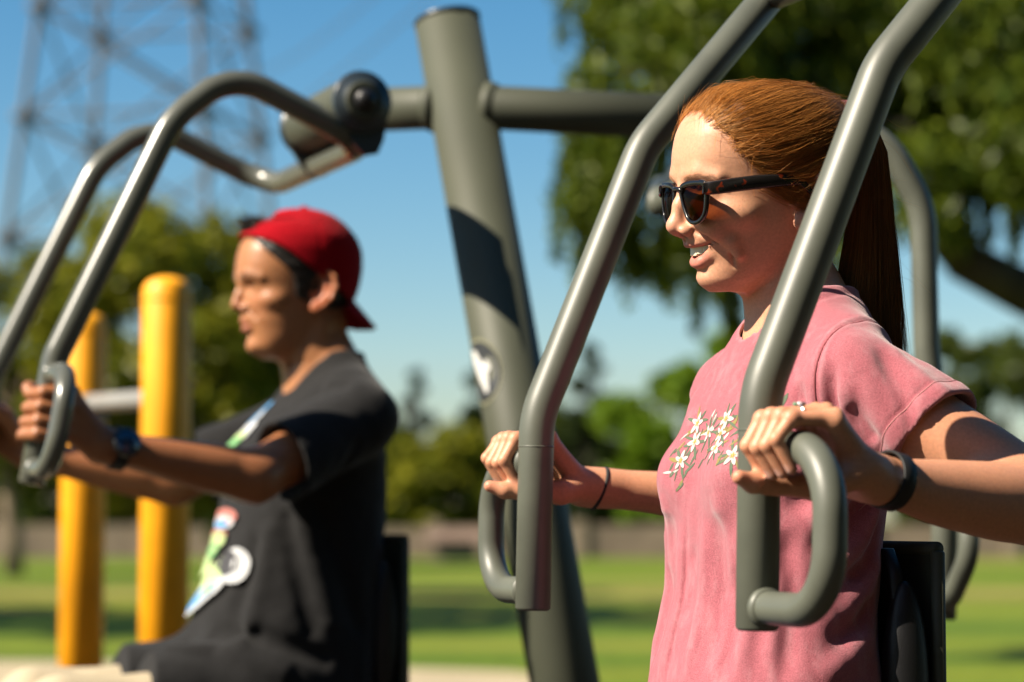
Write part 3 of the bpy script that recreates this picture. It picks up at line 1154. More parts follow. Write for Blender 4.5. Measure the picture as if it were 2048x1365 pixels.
# ------------------------------------------------------------------ the woman
W_HEAD = Loft(
    z=[-2, 4, 12, 25, 40, 55, 70, 90, 108, 122, 138, 159, 177, 190, 199, 205, 209, 211],
    front=[70, 78, 82, 82, 87, 95, 97, 99, 105, 111.5, 114, 112, 106, 96, 84, 70, 54, 36],
    back=[32, 22, 8, -8, -15, -34, -54, -68, -74, -77, -79, -79, -74, -65, -52, -36, -18, 2],
    width=[24, 29, 37, 45.5, 52, 57.5, 62.5, 66.5, 68.5, 69.5, 71.5, 72.5, 70, 63, 54, 42, 28, 12],
    cen=[45, 42, 36, 28, 22, 18, 15, 12, 10, 8, 6, 4, 4, 6, 10, 14, 17, 19],
    pf=[2, 2, 2.0, 2.1, 2.15, 2.2, 2.25, 2.3, 2.4, 2.5, 2.5, 2.45, 2.35, 2.2, 2.1, 2, 2, 2])


def w_lip_f(s):
    return 97 - 33 * (s / 31) ** 2


def w_face(P):
    """P mirrored, in head coordinates"""
    f, s, z = P[:, 0], P[:, 1], P[:, 2]
    d = W_HEAD(P)
    # middle of the face under the nose, keeps the cheeks full
    d = smin(d, ell(P, (84, 0, 78), (19, 34, 30)), 12)
    # eye sockets and lids
    d = smax(d, -ell(P, (109, 34, 103), (13, 17, 9)), 12)
    d = smin(d, ell(P, (83, 32, 103), (12.5, 15, 12)), 4)
    d = smin(d, chain(P, [(97, 18, 105), (97.5, 32, 109), (86, 47, 105)], [1.6, 1.8, 1.6]), 3)
    # brow
    d = smin(d, chain(P, [(104, 12, 118), (101, 32, 121), (87, 50, 117)], [4, 4, 3]), 14)
    # cheek bone and smiling cheek
    d = smin(d, ell(P, (66, 46, 80), (22, 14, 13), rotm('Z', -35)), 16)
    d = smin(d, ell(P, (81, 34, 68), (14.5, 14, 12)), 12)
    # nose: bridge, tip, wings
    d = smin(d, chain(P, [(100, 0, 117), (104.5, 0, 104), (109.2, 0, 88), (112.6, 0, 71)], [6.5, 6, 6.4, 7.2], 6), 9)
    d = smin(d, ell(P, (113.4, 0, 65.2), (9.6, 9.4, 8.4)), 6)
    d = smin(d, ell(P, (103.5, 11, 60.5), (9.5, 6, 6.6)), 5)
    d = smin(d, cap(P, (113, 0, 59), (101, 0, 55), 3.6, 4), 4)
    d = smax(d, -ell(P, (106.5, 7.8, 55.2), (7.0, 3.7, 4.6), rotm('Z', 20)), 1.3)
    # upper lip, philtrum
    d = smin(d, ell(P, (86, 0, 52), (13, 19, 12)), 9)
    d = smin(d, chain(P, [(94.8, 0, 46.4), (95, 5, 47), (91.5, 13, 47.2), (82.5, 22, 48.6), (66, 31.5, 51)], [3.9, 4.3, 4.1, 3.4, 2.2], 3), 4)
    d = smax(d, -cap(P, (103, 0, 56), (100, 0, 50), 1.6, 1.8), 3)
    # lower lip and chin
    d = smin(d, chain(P, [(85.4, 0, 26.6), (84.2, 8, 28.2), (79, 18, 35), (66, 30, 48.5)], [6.4, 6.2, 5.0, 2.8], 4), 5)
    d = smin(d, ell(P, (67, 0, 12.5), (15, 18, 11)), 10)
    d = smax(d, -chain(P, [(91, 0, 17.5), (84, 14, 18.5)], [2.2, 1.8]), 5)
    # mouth opening
    t_ = np.minimum(s, 31) / 31
    zu = 42.8 + 7.6 * t_ ** 1.8
    zl = 32.6 + 17.4 * t_ ** 1.3
    op = np.maximum(np.maximum(zl - z, z - zu), s - 31)
    op = np.maximum(op, (w_lip_f(s) - 22) - f)
    d = smax(d, -op, 1.4)
    # smile folds
    fold = chain(P, [(99, 17, 61), (86, 31, 55), (68, 38.5, 47), (61, 40, 36), (60, 38, 26)], [1.0, 2.4, 2.6, 2.0, .6])
    d = smax(d, -fold, 5)
    d = smin(d, chain(P, [(80, 39, 60), (66, 45, 50), (58, 47, 36)], [5.2, 5.2, 3.0]), 10)
    return d


# the head is turned a little away and tilted towards the camera
HPIV = np.array([0, 0, 20], f32)
HROT = (np.array(Matrix.Rotation(math.radians(-6.0), 3, 'X'), f32) @ np.array(Matrix.Rotation(math.radians(-4.5), 3, 'Z'), f32))


def to_head(P):
    return ((P - HPIV) @ HROT + HPIV).astype(f32)


def from_head(P):
    return ((np.asarray(P, f32) - HPIV) @ HROT.T + HPIV).astype(f32)


W_ELBOW, W_WRIST, W_SHO = (-186, 288, -233), (76, 334, -207), (-28, 146, -106)
BARF, BARZ = 162, -181
W_FING = [  # s, lengths scale, knuckle height
    (309, .98, -1), (328, 1.05, 2), (347, 1.0, 1), (364, .84, -4)]


def finger_pts(s, k, dz):
    mcp = (BARF - 30, s, BARZ + 31 + dz)
    pip = (BARF + 12 + 6 * (k - 1), s - 3, BARZ + 29 + dz * .5)
    dip = (BARF + 27, s - 4, BARZ + 3 - 3 * (k - 1) * 10)
    tip = (BARF + 11, s - 4, BARZ - 20 - 18 * (k - .9))
    return [mcp, pip, dip, tip]


def w_hand(P):
    d = None
    for i, (s, k, dz) in enumerate(W_FING):
        pts = finger_pts(s, k, dz)
        fg = chain(P, pts, [9.3 * (.9 if i == 3 else 1), 7.9 * (.88 if i == 3 else 1), 7.0 * (.88 if i == 3 else 1), 6.2 * (.9 if i == 3 else 1)], 3)
        fg = smin(fg, ell(P, pts[1], (8.6, 8.2, 8.6)), 3)
        d = fg if d is None else np.minimum(d, fg)
    palm = None
    for i, (s, k, dz) in enumerate(W_FING):
        c = cap(P, (W_WRIST[0] + 8, W_WRIST[1] + (s - 336) * .45, W_WRIST[2] + 2), (BARF - 32, s, BARZ + 27 + dz), 15, 10.5)
        palm = c if palm is None else smin(palm, c, 10)
    d = smin(d, palm, 7)
    d = smin(d, ell(P, (105, 352, -204), (38, 16, 15), rotm('Y', 20)), 12)      # heel of the hand
    th = chain(P, [(88, 318, -208), (118, 304, -214), (158, 303, -213), (186, 309, -212), (203, 314, -207)], [17, 14, 10.2, 9.3, 6.8], 5)
    d = smin(d, th, 8)
    d = smin(d, ell(P, (170, 305, -213), (9, 9.6, 9.8)), 4)
    # tendons on the back of the hand
    for (s, k, dz) in W_FING:
        d = smin(d, cap(P, (100, 334 + (s - 336) * .55, -187), (BARF - 34, s, BARZ + 37 + dz), 2, 3.4), 8)
    return d


def w_arm(P):
    e, w, s = np.array(W_ELBOW, f32), np.array(W_WRIST, f32), np.array(W_SHO, f32)
    L = lambda t: e + (w - e) * t
    d = limb_sdf(P, s, e + (s - e) * .08, [0, .5, 1], [50, 43, 38.5])
    fo = limb_sdf(P, e + np.array([0, -3, -3], f32), w, [0, .22, .5, .8, 1], [37.5, 38.5, 33, 25, 22])
    d = smin(d, fo, 22)
    d = smin(d, ell(P, L(.97), (24, 27, 19.5)), 14)
    return d


W_TORSO = Loft(
    z=[-640, -560, -480, -420, -360, -300, -250, -210, -170, -130, -95, -60, -30],
    front=[120, 126, 128, 118, 96, 88, 96, 104, 92, 66, 44, 22, 5],
    back=[-105, -110, -104, -90, -84, -90, -98, -104, -106, -106, -104, -96, -84],
    width=[165, 172, 168, 150, 132, 130, 136, 146, 152, 156, 148, 110, 72],
    cen=[0, 0, 4, 8, 4, 0, 0, -4, -8, -16, -26, -34, -38],
    pf=[2.4] * 13, pb=[2.5] * 13)


def w_neck(P):
    d = chain(P, [(-16, 0, 55), (-20, 0, 5), (-28, 0, -45), (-36, 0, -100)], [50, 46.5, 48, 62], 20)
    d = smin(d, cap(P, (-18, 48, 52), (6, 14, -88), 10, 9), 14)                 # neck tendon
    d = smin(d, cap(P, (-47, 28, -10), (-58, 130, -86), 29, 32), 30)
    d = smin(d, chain(P, [(8, 16, -92), (0, 80, -78), (-30, 150, -70)], [9, 8, 10]), 14)
    return d


W_SHIRT = Loft(
    z=[-660, -560, -480, -415, -361, -319, -282, -241, -204, -178, -130, -100, -80, -60, -40, -20, 0],
    front=[130, 132, 130, 121, 106, 97, 95, 96, 94, 89, 74, 60, 50, 38, 26, 12, 0],
    back=[-108, -110, -106, -98, -96, -98, -102, -107, -111, -113, -113, -112, -110, -107, -103, -98, -94],
    width=[176, 178, 170, 156, 146, 142, 143, 148, 153, 155, 154, 146, 132, 112, 92, 76, 66],
    cen=[0, 0, 4, 6, 4, 0, 0, -4, -8, -12, -18, -24, -28, -32, -36, -38, -40],
    pf=[2.3] * 17, pb=[2.6] * 17)
S0 = np.array(W_SHO, f32)
SE = np.array(W_ELBOW, f32)
ARMD = (SE - S0) / np.linalg.norm(SE - S0)
SL_END = 103.0
SL_N = ARMD + np.array([.30, 0, 0], f32)
SL_N = SL_N / np.linalg.norm(SL_N)
NECKC, NECKR = (-29, 0), (61, 63)


def neck_cut(P):
    """distance inside the round neck opening"""
    u, v = (P[:, 0] - NECKC[0]) / NECKR[0], P[:, 1] / NECKR[1]
    r = np.sqrt(u * u + v * v + 1e-6)
    return (1 - r) * 62


def shirt_smooth(P):
    d = W_SHIRT(P)
    d = smin(d, ell(P, (50, 62, -203), (52, 52, 46)), 24)
    sh = chain(P, [(-46, 54, -60), (-44, 105, -82), S0], [50, 46, 51], 20)
    d = smin(d, sh, 26)
    sl = cap(P, S0 - ARMD * 6, S0 + ARMD * 160, 51, 57)
    return smin(d, sl, 18)


def twist(P):
    """her right shoulder is held back a little"""
    Q = P.copy()
    w = np.clip((90 - P[:, 0]) / 110, 0, 1)
    Q[:, 0] = P[:, 0] - .10 * P[:, 1] * w * w * (3 - 2 * w)
    return Q


def openings(P):
    nc = np.where(P[:, 2] > -125, neck_cut(P), -200)
    q = P - S0
    al = q @ ARMD
    far_ = np.einsum('ij,ij->i', q, q) - al * al > 92 ** 2
    sc_ = np.where((P[:, 1] > 120) & ~far_, q @ SL_N - SL_END, -200)
    return nc, sc_


def w_skull(P):
    d = boxed(P, (-110, -1, -30), (150, 105, 245), w_face)
    e = boxed(P, (-60, 40, 40), (40, 115, 150), lambda Q: ear_sdf(Q, (-4, 71, 96), 14))
    return smin(d, e, 4)


def w_skin(P0):
    P = mirror(twist(P0))
    d = boxed(P, (-130, -1, -180), (120, 260, 120), w_neck)
    hd = boxed(P0, (-130, -125, -50), (160, 125, 250), lambda Q: w_skull(mirror(to_head(Q))))
    d = smin(d, hd, 12)
    d = smin(d, boxed(P, (-200, -1, -700), (200, 240, 0), W_TORSO), 26)
    a = boxed(P, (-280, 40, -330), (150, 420, 20), w_arm)
    d = smin(d, a, 20)
    h_ = boxed(P, (30, 240, -280), (260, 440, -90), w_hand)
    d = smin(d, h_, 9)
    nc, sc_ = openings(P)
    m_ = (P[:, 2] < 25) & (P[:, 1] < 262) & (P[:, 0] < 130) & ~((P[:, 2] > -48) & (P[:, 0] > 26)) & ~((P[:, 2] > -8) & (P[:, 0] > -25)) & ~((P[:, 2] > -34) & (P[:, 0] > -12) & (P[:, 1] < 64))
    if m_.any():                                        # keep the body inside the shirt
        ex = np.clip(np.maximum(nc[m_] + 9, sc_[m_] + 16) / 12, 0, 1)
        d[m_] = np.where(ex >= 1, d[m_], np.maximum(d[m_], shirt_smooth(P[m_]) + 14 - 60 * ex))
    return d


def w_colour(V):
    PB = mirror(V)
    P = np.where((V[:, 2] > -40)[:, None], mirror(to_head(V)), PB)
    f, s, z = P[:, 0], P[:, 1], P[:, 2]
    base = np.tile(np.array([.60, .305, .190], f32), (len(V), 1))

    def blend(m, c):
        nonlocal base
        m = np.clip(m, 0, 1)[:, None]
        base = base * (1 - m) + np.array(c, f32) * m
    sm = lambda d, w: 1 / (1 + np.exp(np.clip(d / w, -30, 30)))
    head = z > -15
    blend(head * .45 * sm(ell(P, (82, 40, 70), (22, 22, 20)), 6), (.62, .24, .17))
    blend(head * .45 * sm(ell(P, (116, 0, 62), (13, 14, 11)), 4), (.60, .24, .18))
    blend(head * .22 * sm(ell(P, (80, 0, 8), (16, 20, 12)), 5), (.60, .26, .19))
    blend(.5 * sm(ell(P, (-6, 76, 96), (26, 14, 36)), 4), (.58, .22, .16))
    up = chain(P, [(96.6, 0, 45.4), (96.6, 5, 46), (92.8, 13, 46.4), (83.5, 22, 48), (66, 32, 50.8)], [3.4, 3.9, 3.6, 2.6, 1.2])
    lo_ = chain(P, [(87.6, 0, 27.2), (86.2, 8, 28.8), (80.5, 18, 35.4), (66, 31, 48.6)], [6.5, 6.3, 4.8, 1.6])
    blend(.85 * sm(np.minimum(up, lo_), .6), (.50, .15, .125))
    inside = (f < w_lip_f(s) - 9) & (s < 32) & (z > 26) & (z < 52) & (f > 40)
    blend(inside.astype(f32), (.16, .03, .03))
    nos = ell(P, (106.5, 7.8, 55.6), (6.4, 3.6, 4.6))
    blend(.8 * sm(nos, .6), (.16, .045, .035))
    # knuckles and finger tips are redder, nails paler
    for i, (fs, k, dz) in enumerate(W_FING):
        pts = finger_pts(fs, k, dz)
        blend(.35 * sm(ell(P, pts[1], (10, 9, 10)), 2), (.56, .22, .15))
        blend(.4 * sm(ell(P, pts[3], (9, 9, 10)), 2), (.60, .25, .18))
        t, q = np.array(pts[3]), np.array(pts[2])
        dv = (t - q) / np.linalg.norm(t - q)
        out = np.array([-dv[2], 0, dv[0]]) * (1 if -dv[2] > 0 else -1)
        c = t - dv * 2 + out * 6
        blend(.75 * sm(ell(P, c, (4.5, 4.6, 6)), .5), (.72, .46, .40))
    blend(.5 * sm(ell(P, (205, 314, -206), (12, 10, 10)), 2), (.60, .24, .17))
    tan = ((np.abs(V[:, 1]) > 170) & (z < -110)).astype(f32)
    base *= (1 - tan[:, None] * np.array([.04, .12, .16], f32))
    return base * np.array([.87, .87, .84], f32)


M_SKIN = mat('skin_fair', (.6, .35, .25), .46, spec=.36, sss=.18, attr='Col', noise=(320, .10, 6), bump=(1100, .2, .0007))


def freckles(m, scale, amount, colr):
    N, L = m.node_tree.nodes, m.node_tree.links
    p = N['Principled BSDF']
    src = p.inputs['Base Color'].links[0].from_socket
    tc = N.new('ShaderNodeTexCoord')
    v = N.new('ShaderNodeTexVoronoi')
    v.inputs['Scale'].default_value = scale
    L.new(tc.outputs['Object'], v.inputs['Vector'])
    n = N.new('ShaderNodeTexNoise')
    n.inputs['Scale'].default_value = scale * .15
    L.new(tc.outputs['Object'], n.inputs['Vector'])
    mr = N.new('ShaderNodeMapRange')
    mr.inputs['From Min'].default_value = .24
    mr.inputs['From Max'].default_value = .10
    mr.inputs['To Min'].default_value = 0
    mr.inputs['To Max'].default_value = amount
    L.new(v.outputs['Distance'], mr.inputs['Value'])
    ml = N.new('ShaderNodeMath')
    ml.operation = 'MULTIPLY'
    L.new(mr.outputs[0], ml.inputs[0])
    mr2 = N.new('ShaderNodeMapRange')
    mr2.inputs['From Min'].default_value = .48
    mr2.inputs['From Max'].default_value = .62
    L.new(n.outputs['Fac'], mr2.inputs['Value'])
    L.new(mr2.outputs[0], ml.inputs[1])
    mx = N.new('ShaderNodeMix')
    mx.data_type = 'RGBA'
    L.new(ml.outputs[0], mx.inputs['Factor'])
    L.new(src, mx.inputs['A'])
    mx.inputs['B'].default_value = (*colr, 1)
    L.new(mx.outputs['Result'], p.inputs['Base Color'])


freckles(M_SKIN, 260, .45, (.36, .15, .08))

woman = empty('person', tuple(WF.w((-20, 0, -650))))
V, F4 = surface(lambda P: np.maximum(w_skin(P), -370 - P[:, 2]), (-290, -430, -380), (260, 430, 240), 2.15, slack=1.25)
wbody = mesh_obj('body', WF.w(V), F4, M_SKIN, woman, cols=w_colour(V))
# ------------------------------------------------------------------ the woman's teeth, glasses, hair, jewellery
def head_w(P):
    return WF.w(from_head(np.asarray(P, f32)))


# teeth
M_TEETH = mat('teeth', (.74, .65, .47), .3, spec=.5, coat=.3)
EDG = np.array([0, 8.5, 15.3, 22.6, 31])


def teeth_sdf(P):
    f_, s_, z_ = P[:, 0], np.abs(P[:, 1]), P[:, 2]
    fc = 90.5 - 27 * (s_ / 31) ** 2
    j = np.clip(np.searchsorted(EDG, s_) - 1, 0, 3)
    mid, half = (EDG[j] + EDG[j + 1]) / 2, (EDG[j + 1] - EDG[j]) / 2
    u = (s_ - mid) / half
    low = np.array([34.4, 36.4, 37.4, 40.5])[j] + 1.2 * u ** 4
    d = np.abs(f_ - fc + .09 * (44 - z_)) * .85 - 2.6 + .8 * np.abs(u) ** 10
    d = np.maximum(d, low - z_)
    return np.maximum(np.maximum(d, z_ - 53), s_ - 25.5)


V, F4 = surface(teeth_sdf, (50, -34, 31), (97, 34, 56), .65, slack=1.5, project=0)
mesh_obj('teeth', head_w(V), F4, M_TEETH, woman)

# sunglasses
M_FRAME = mat('tortoise_black', (.007, .006, .0055), .22, spec=.35, coat=.15)
m = mat('tortoise_temple', (.008, .007, .006), .25, spec=.35, coat=.1)
N, L = m.node_tree.nodes, m.node_tree.links
tcn = N.new('ShaderNodeTexCoord'); nz_ = N.new('ShaderNodeTexNoise')
nz_.inputs['Scale'].default_value = 130; nz_.inputs['Detail'].default_value = 1
L.new(tcn.outputs['Object'], nz_.inputs['Vector'])
cr = N.new('ShaderNodeValToRGB')
cr.color_ramp.elements[0].position, cr.color_ramp.elements[0].color = .62, (.012, .010, .009, 1)
cr.color_ramp.elements[1].position, cr.color_ramp.elements[1].color = .70, (.16, .02, .005, 1)
L.new(nz_.outputs['Fac'], cr.inputs['Fac']); L.new(cr.outputs[0], N['Principled BSDF'].inputs['Base Color'])
M_TEMPLE = m
m = bpy.data.materials.new('brown_lens'); m.use_nodes = True
N, L = m.node_tree.nodes, m.node_tree.links
N.remove(N['Principled BSDF'])
tr = N.new('ShaderNodeBsdfTransparent'); tr.inputs['Color'].default_value = (.13, .047, .012, 1)
gl = N.new('ShaderNodeBsdfGlossy'); gl.inputs['Roughness'].default_value = .04; gl.inputs['Color'].default_value = (.22, .20, .19, 1)
fz = N.new('ShaderNodeFresnel'); fz.inputs['IOR'].default_value = 1.30
ms = N.new('ShaderNodeMixShader')
L.new(fz.outputs[0], ms.inputs[0]); L.new(tr.outputs[0], ms.inputs[1]); L.new(gl.outputs[0], ms.inputs[2])
L.new(ms.outputs[0], N['Material Output'].inputs['Surface'])
M_LENS = m


def closed_curve(pts, n=64):
    P = np.array(pts, float)
    k = len(P)
    out = []
    for i in range(n):
        u = i / n * k
        j = int(u); t = u - j
        p0, p1, p2, p3 = P[(j - 1) % k], P[j % k], P[(j + 1) % k], P[(j + 2) % k]
        out.append(.5 * ((2 * p1) + (p2 - p0) * t + (2 * p0 - 5 * p1 + 4 * p2 - p3) * t ** 2 + (3 * p1 - p0 - 3 * p2 + p3) * t ** 3))
    return np.array(out)


LENS = closed_curve([(11.5, 103), (20, 106.5), (38, 108), (56, 107.5), (61, 103), (60.5, 92), (57, 80), (49, 73), (38, 70.5), (27, 73), (18.5, 83), (13, 94)])


def gf(s, z):
    return 112.5 - 8 * (s / 66) ** 2 - (111 - z) * .10


sg_o = empty('sunglasses', tuple(head_w((115, 0, 100))), woman)
sg_o['label'] = 'black tortoise sunglasses with brown lenses on her nose'
for sg in (1, -1):
    n = len(LENS)
    tang = np.roll(LENS, -1, 0) - np.roll(LENS, 1, 0)
    nrm = np.stack([tang[:, 1], -tang[:, 0]], -1)
    nrm /= np.linalg.norm(nrm, axis=1)[:, None]
    if (nrm[0] @ (LENS[0] - LENS.mean(0))) < 0: nrm = -nrm
    wid = 3.8 + 1.6 * np.clip((LENS[:, 1] - 95) / 15, 0, 1) + 2.2 * np.clip((LENS[:, 0] - 50) / 10, 0, 1) * np.clip((LENS[:, 1] - 92) / 15, 0, 1)
    outer = LENS + nrm * wid[:, None]
    rings = [(LENS + nrm * -.4, -2.0), (LENS + nrm * -.4, 1.3), (LENS + nrm * .3, 2.0), (outer - nrm * .7, 2.0), (outer, 1.3), (outer, -1.6), (outer - nrm * .6, -2.2), (LENS, -2.2)]
    V = []
    for R_, off in rings:
        for s_, z_ in R_:
            V.append((gf(s_, z_) + off, sg * s_, z_))
    k = len(rings)
    Fs = [(i * n + j, i * n + (j + 1) % n, ((i + 1) % k) * n + (j + 1) % n, ((i + 1) % k) * n + j) for i in range(k) for j in range(n)]
    if sg > 0: Fs = [tuple(reversed(q)) for q in Fs]
    mesh_obj('rim', head_w(V), Fs, M_FRAME, sg_o)
    c = LENS.mean(0)
    V, idx = [], []
    for r_ in np.linspace(0, 1, 8):
        for s_, z_ in c + (LENS - c) * r_:
            V.append((gf(s_, z_) + .2 + 2.0 * (1 - r_ ** 2), sg * s_, z_))
    Fs = [(i * n + j, i * n + (j + 1) % n, (i + 1) * n + (j + 1) % n, (i + 1) * n + j) for i in range(7) for j in range(n)]
    if sg < 0: Fs = [tuple(reversed(q)) for q in Fs]
    mesh_obj('lens', head_w(V), Fs, M_LENS, sg_o)
    # temple arm
    V = []
    st = [(108.5, 63.5, 104.5, 6), (105, 67.5, 104.5, 7), (100, 69.6, 105.2, 7.2), (85, 72, 108, 7.6), (55, 74, 113, 7.6), (25, 75.5, 117, 6.8), (5, 76, 118, 5.6), (-8, 76, 107, 4.4), (-22, 74, 92, 3.6)]
    for f_, s_, z_, hh in st:
        for ds, dz in ((1.7, -hh + 1), (2.2, -hh + 2), (2.2, hh - 2), (1.7, hh - 1), (0, hh), (-1.7, hh - 1), (-2.2, hh - 2), (-2.2, -hh + 2), (-1.7, -hh + 1), (0, -hh)):
            V.append((f_, sg * (s_ + ds), z_ + dz))
    Fs = [(i * 10 + j, i * 10 + (j + 1) % 10, (i + 1) * 10 + (j + 1) % 10, (i + 1) * 10 + j) for i in range(len(st) - 1) for j in range(10)] + [tuple(range(10)), tuple(reversed(range(80, 90)))]
    mesh_obj('temple_arm', head_w(V), Fs, M_TEMPLE, sg_o)
    V, Fs = lathe([(0, 1.3), (.5, 1.2), (.8, .5)], (gf(60, 105) + 1.8, sg * 63, 105), (1, 0, 0), 12)
    mesh_obj('rivet', head_w(V), Fs, M_CHROME, sg_o)
V, Fs = sweep(fillet([(gf(14, 104) - .5, -13.5, 102.5), (gf(0, 104) + 1.2, -5, 105), (gf(0, 104) + 1.2, 5, 105), (gf(14, 104) - .5, 13.5, 102.5)], 8), 2.5, 12)
mesh_obj('bridge', head_w(V), Fs, M_FRAME, sg_o)

# hair ------------------------------------------------------------
fh = spl([30, 45, 62, 80, 90, 97, 110, 118, 126, 141, 161, 175, 187, 200, 225], [-62, -50, -36, -20, 8, 22, 27, 36, 58, 74, 88, 101, 105, 109, 112])
TIE = np.array([-73, 0, 200], f32)


_zh = [-6, 30, 60, 90, 120, 150, 170, 187, 200, 209, 215, 219, 221]
HAIR_L = Loft(z=_zh, front=[78, 90, 105, 107, 118, 121, 117, 109, 97, 84, 68, 50, 34], back=[10, -22, -52, -76, -86, -88, -86, -80, -68, -54, -36, -16, 4],
              width=[30, 56, 68, 75, 78, 81, 80, 75, 66, 55, 41, 25, 8], cen=[40, 24, 16, 12, 8, 5, 4, 5, 9, 13, 16, 18, 19], pf=[2.1] * 5 + [2.4] * 4 + [2.1] * 4)


def hair_ramp(P):
    return np.clip((fh(P[:, 2]) - P[:, 0]) / 40, 0, 1) ** .75


def scalp(P0):
    P = mirror(P0)
    t = hair_ramp(P)
    return (W_HEAD(P) - .5) * (1 - t) + HAIR_L(P) * t


def hair_cap(P0):
    P = mirror(P0)
    d = scalp(P0) + .6
    ridg = vnoise(np.stack([P0[:, 0] * .12, P0[:, 1], P0[:, 2]], -1), 5.5, 3) * .7
    d = d - ridg * np.clip((fh(P[:, 2]) - P[:, 0]) / 20, 0, 1)
    d = smin(d, ell(P, (-64, 0, 194), (20, 19, 16)), 16)
    edge_ = P[:, 0] - fh(P[:, 2]) + 11 + 4 * vnoise(P0, 9, 8)
    d = np.maximum(d, edge_ * .55)
    return np.maximum(d, 30 - P[:, 2])


def hair_material(name, c1, c2, gold):
    m = bpy.data.materials.new(name)
    m.use_nodes = True
    N, L = m.node_tree.nodes, m.node_tree.links
    p = N['Principled BSDF']
    p.inputs['Roughness'].default_value = .34
    p.inputs['Specular IOR Level'].default_value = .45
    g_ = N.new('ShaderNodeNewGeometry')
    mx = N.new('ShaderNodeMix'); mx.data_type = 'RGBA'
    mx.inputs['A'].default_value = (*c1, 1); mx.inputs['B'].default_value = (*c2, 1)
    L.new(g_.outputs['Random Per Island'], mx.inputs['Factor'])
    at_ = N.new('ShaderNodeAttribute'); at_.attribute_name = 'Col'
    ml = N.new('ShaderNodeMix'); ml.data_type = 'RGBA'; ml.blend_type = 'MULTIPLY'; ml.inputs['Factor'].default_value = 1
    L.new(mx.outputs['Result'], ml.inputs['A']); L.new(at_.outputs['Color'], ml.inputs['B'])
    L.new(ml.outputs['Result'], p.inputs['Base Color'])
    p.inputs['Specular Tint'].default_value = (*gold, 1)
    t = N.new('ShaderNodeBsdfTranslucent'); t.inputs['Color'].default_value = (*gold, 1)
    s_ = N.new('ShaderNodeMixShader'); s_.inputs[0].default_value = .16
    L.new(p.outputs[0], s_.inputs[1]); L.new(t.outputs[0], s_.inputs[2])
    L.new(s_.outputs[0], N['Material Output'].inputs['Surface'])
    return m


M_HAIR = hair_material('auburn_hair', (.085, .030, .009), (.40, .165, .042), (1.0, .68, .32))
M_HAIRD = mat('auburn_hair_under', (.17, .068, .019), .55, spec=.3, noise=(220, .35, 2))


def strands(name, paths, rad, material, parent, taper=True, cols=None):
    """paths: (n, k, 3) world metres; three sided tubes"""
    n, k, _ = paths.shape
    T = np.gradient(paths, axis=1)
    T /= np.linalg.norm(T, axis=2)[..., None] + 1e-9
    ref = np.array([.37, .21, .90])
    N1 = np.cross(T, ref); N1 /= np.linalg.norm(N1, axis=2)[..., None] + 1e-9
    N2 = np.cross(T, N1)
    r = np.broadcast_to(np.asarray(rad, float).reshape(-1, 1, 1), (n, k, 1)).copy()
    if taper:
        r = r * np.concatenate([np.ones(k - 3), [.85, .6, .25]])[None, :, None]
    V = np.stack([paths + r * (math.cos(a) * N1 + math.sin(a) * N2) for a in (0, 2.0944, 4.18879)], 2).reshape(-1, 3)
    i = np.arange(n)[:, None, None] * k * 3 + np.arange(k - 1)[None, :, None] * 3
    j = np.arange(3)[None, None, :]
    a = i + j
    b = i + (j + 1) % 3
    F4 = np.stack([a, b, b + 3, a + 3], -1).reshape(-1, 4)
    c_ = np.ones((n, 3)) if cols is None else cols
    return mesh_obj(name, V, F4, material, parent, cols=np.repeat(c_, k * 3, axis=0))


V, F4 = surface(hair_cap, (-110, -95, 25), (120, 95, 240), 2.2, slack=1.8)
hair = empty('hair', tuple(head_w((0, 0, 210))), woman)
hair['label'] = 'auburn hair swept back into a long ponytail'
mesh_obj('hair_base', head_w(V), F4, M_HAIRD, hair)
g = np.random.default_rng(5)
# root points on the scalp, inside the hair line
cand = np.stack([g.uniform(-95, 112, 90000), g.uniform(-84, 84, 90000), g.uniform(40, 221, 90000)], -1).astype(f32)
cand = cand[np.abs(scalp(cand)) < 5]
for _ in range(3):
    nv, dv = gradn(scalp, cand)
    cand = (cand - nv * dv[:, None]).astype(f32)
inl = fh(cand[:, 2]) - mirror(cand)[:, 0]
keep = (inl > .5 + 5 * g.random(len(cand)) ** 2) & (np.linalg.norm(cand - TIE, axis=1) > 34)
cand, inl = cand[keep], inl[keep]
edgec = cand[inl < 14]
roots = np.concatenate([cand[g.integers(0, len(cand), 6600)], edgec[g.integers(0, len(edgec), 3400)]]).astype(f32)
n = len(roots)
off = g.uniform(.2, 3.2, n).astype(f32)
stray = g.random(n) < .10
off[stray] += g.uniform(1, 5, stray.sum())
K = 11
cur = roots.copy()
tgt = TIE + g.normal(size=(n, 3)).astype(f32) * [5, 9, 7]
dist = np.linalg.norm(tgt - cur, axis=1)
ln = np.clip(dist * 1.12, 20, 400) * np.where(g.random(n) < .25, g.uniform(.3, .9, n), 1)
path = [cur.copy()]
for k in range(1, K):
    nv, dv = gradn(scalp, cur)
    v = tgt - cur
    # sag a little below the straight line, as combed hair does
    v = v + np.stack([np.zeros(n), np.zeros(n), -18 * np.clip(dist / 120, 0, 1) * (1 - k / K)], -1)
    v = v - nv * np.einsum('ij,ij->i', v, nv)[:, None] * .9
    v /= np.linalg.norm(v, axis=1)[:, None] + 1e-6
    left = np.linalg.norm(tgt - cur, axis=1)
    cur = cur + v * np.minimum(ln / (K - 1), left * .9 + .05)[:, None]
    nv, dv = gradn(scalp, cur)
    grow = off * min(1, k / 4)
    wob = np.sin(k * .9 + roots[:, 1] * .6) * .35 + np.sin(k * .5 + roots[:, 2] * .9) * .5 * stray
    near = np.linalg.norm(tgt - cur, axis=1) > 14
    cur = np.where(near[:, None], cur - nv * (dv - grow - wob)[:, None], cur)
    path.append(cur.copy())
path = np.stack(path, 1)
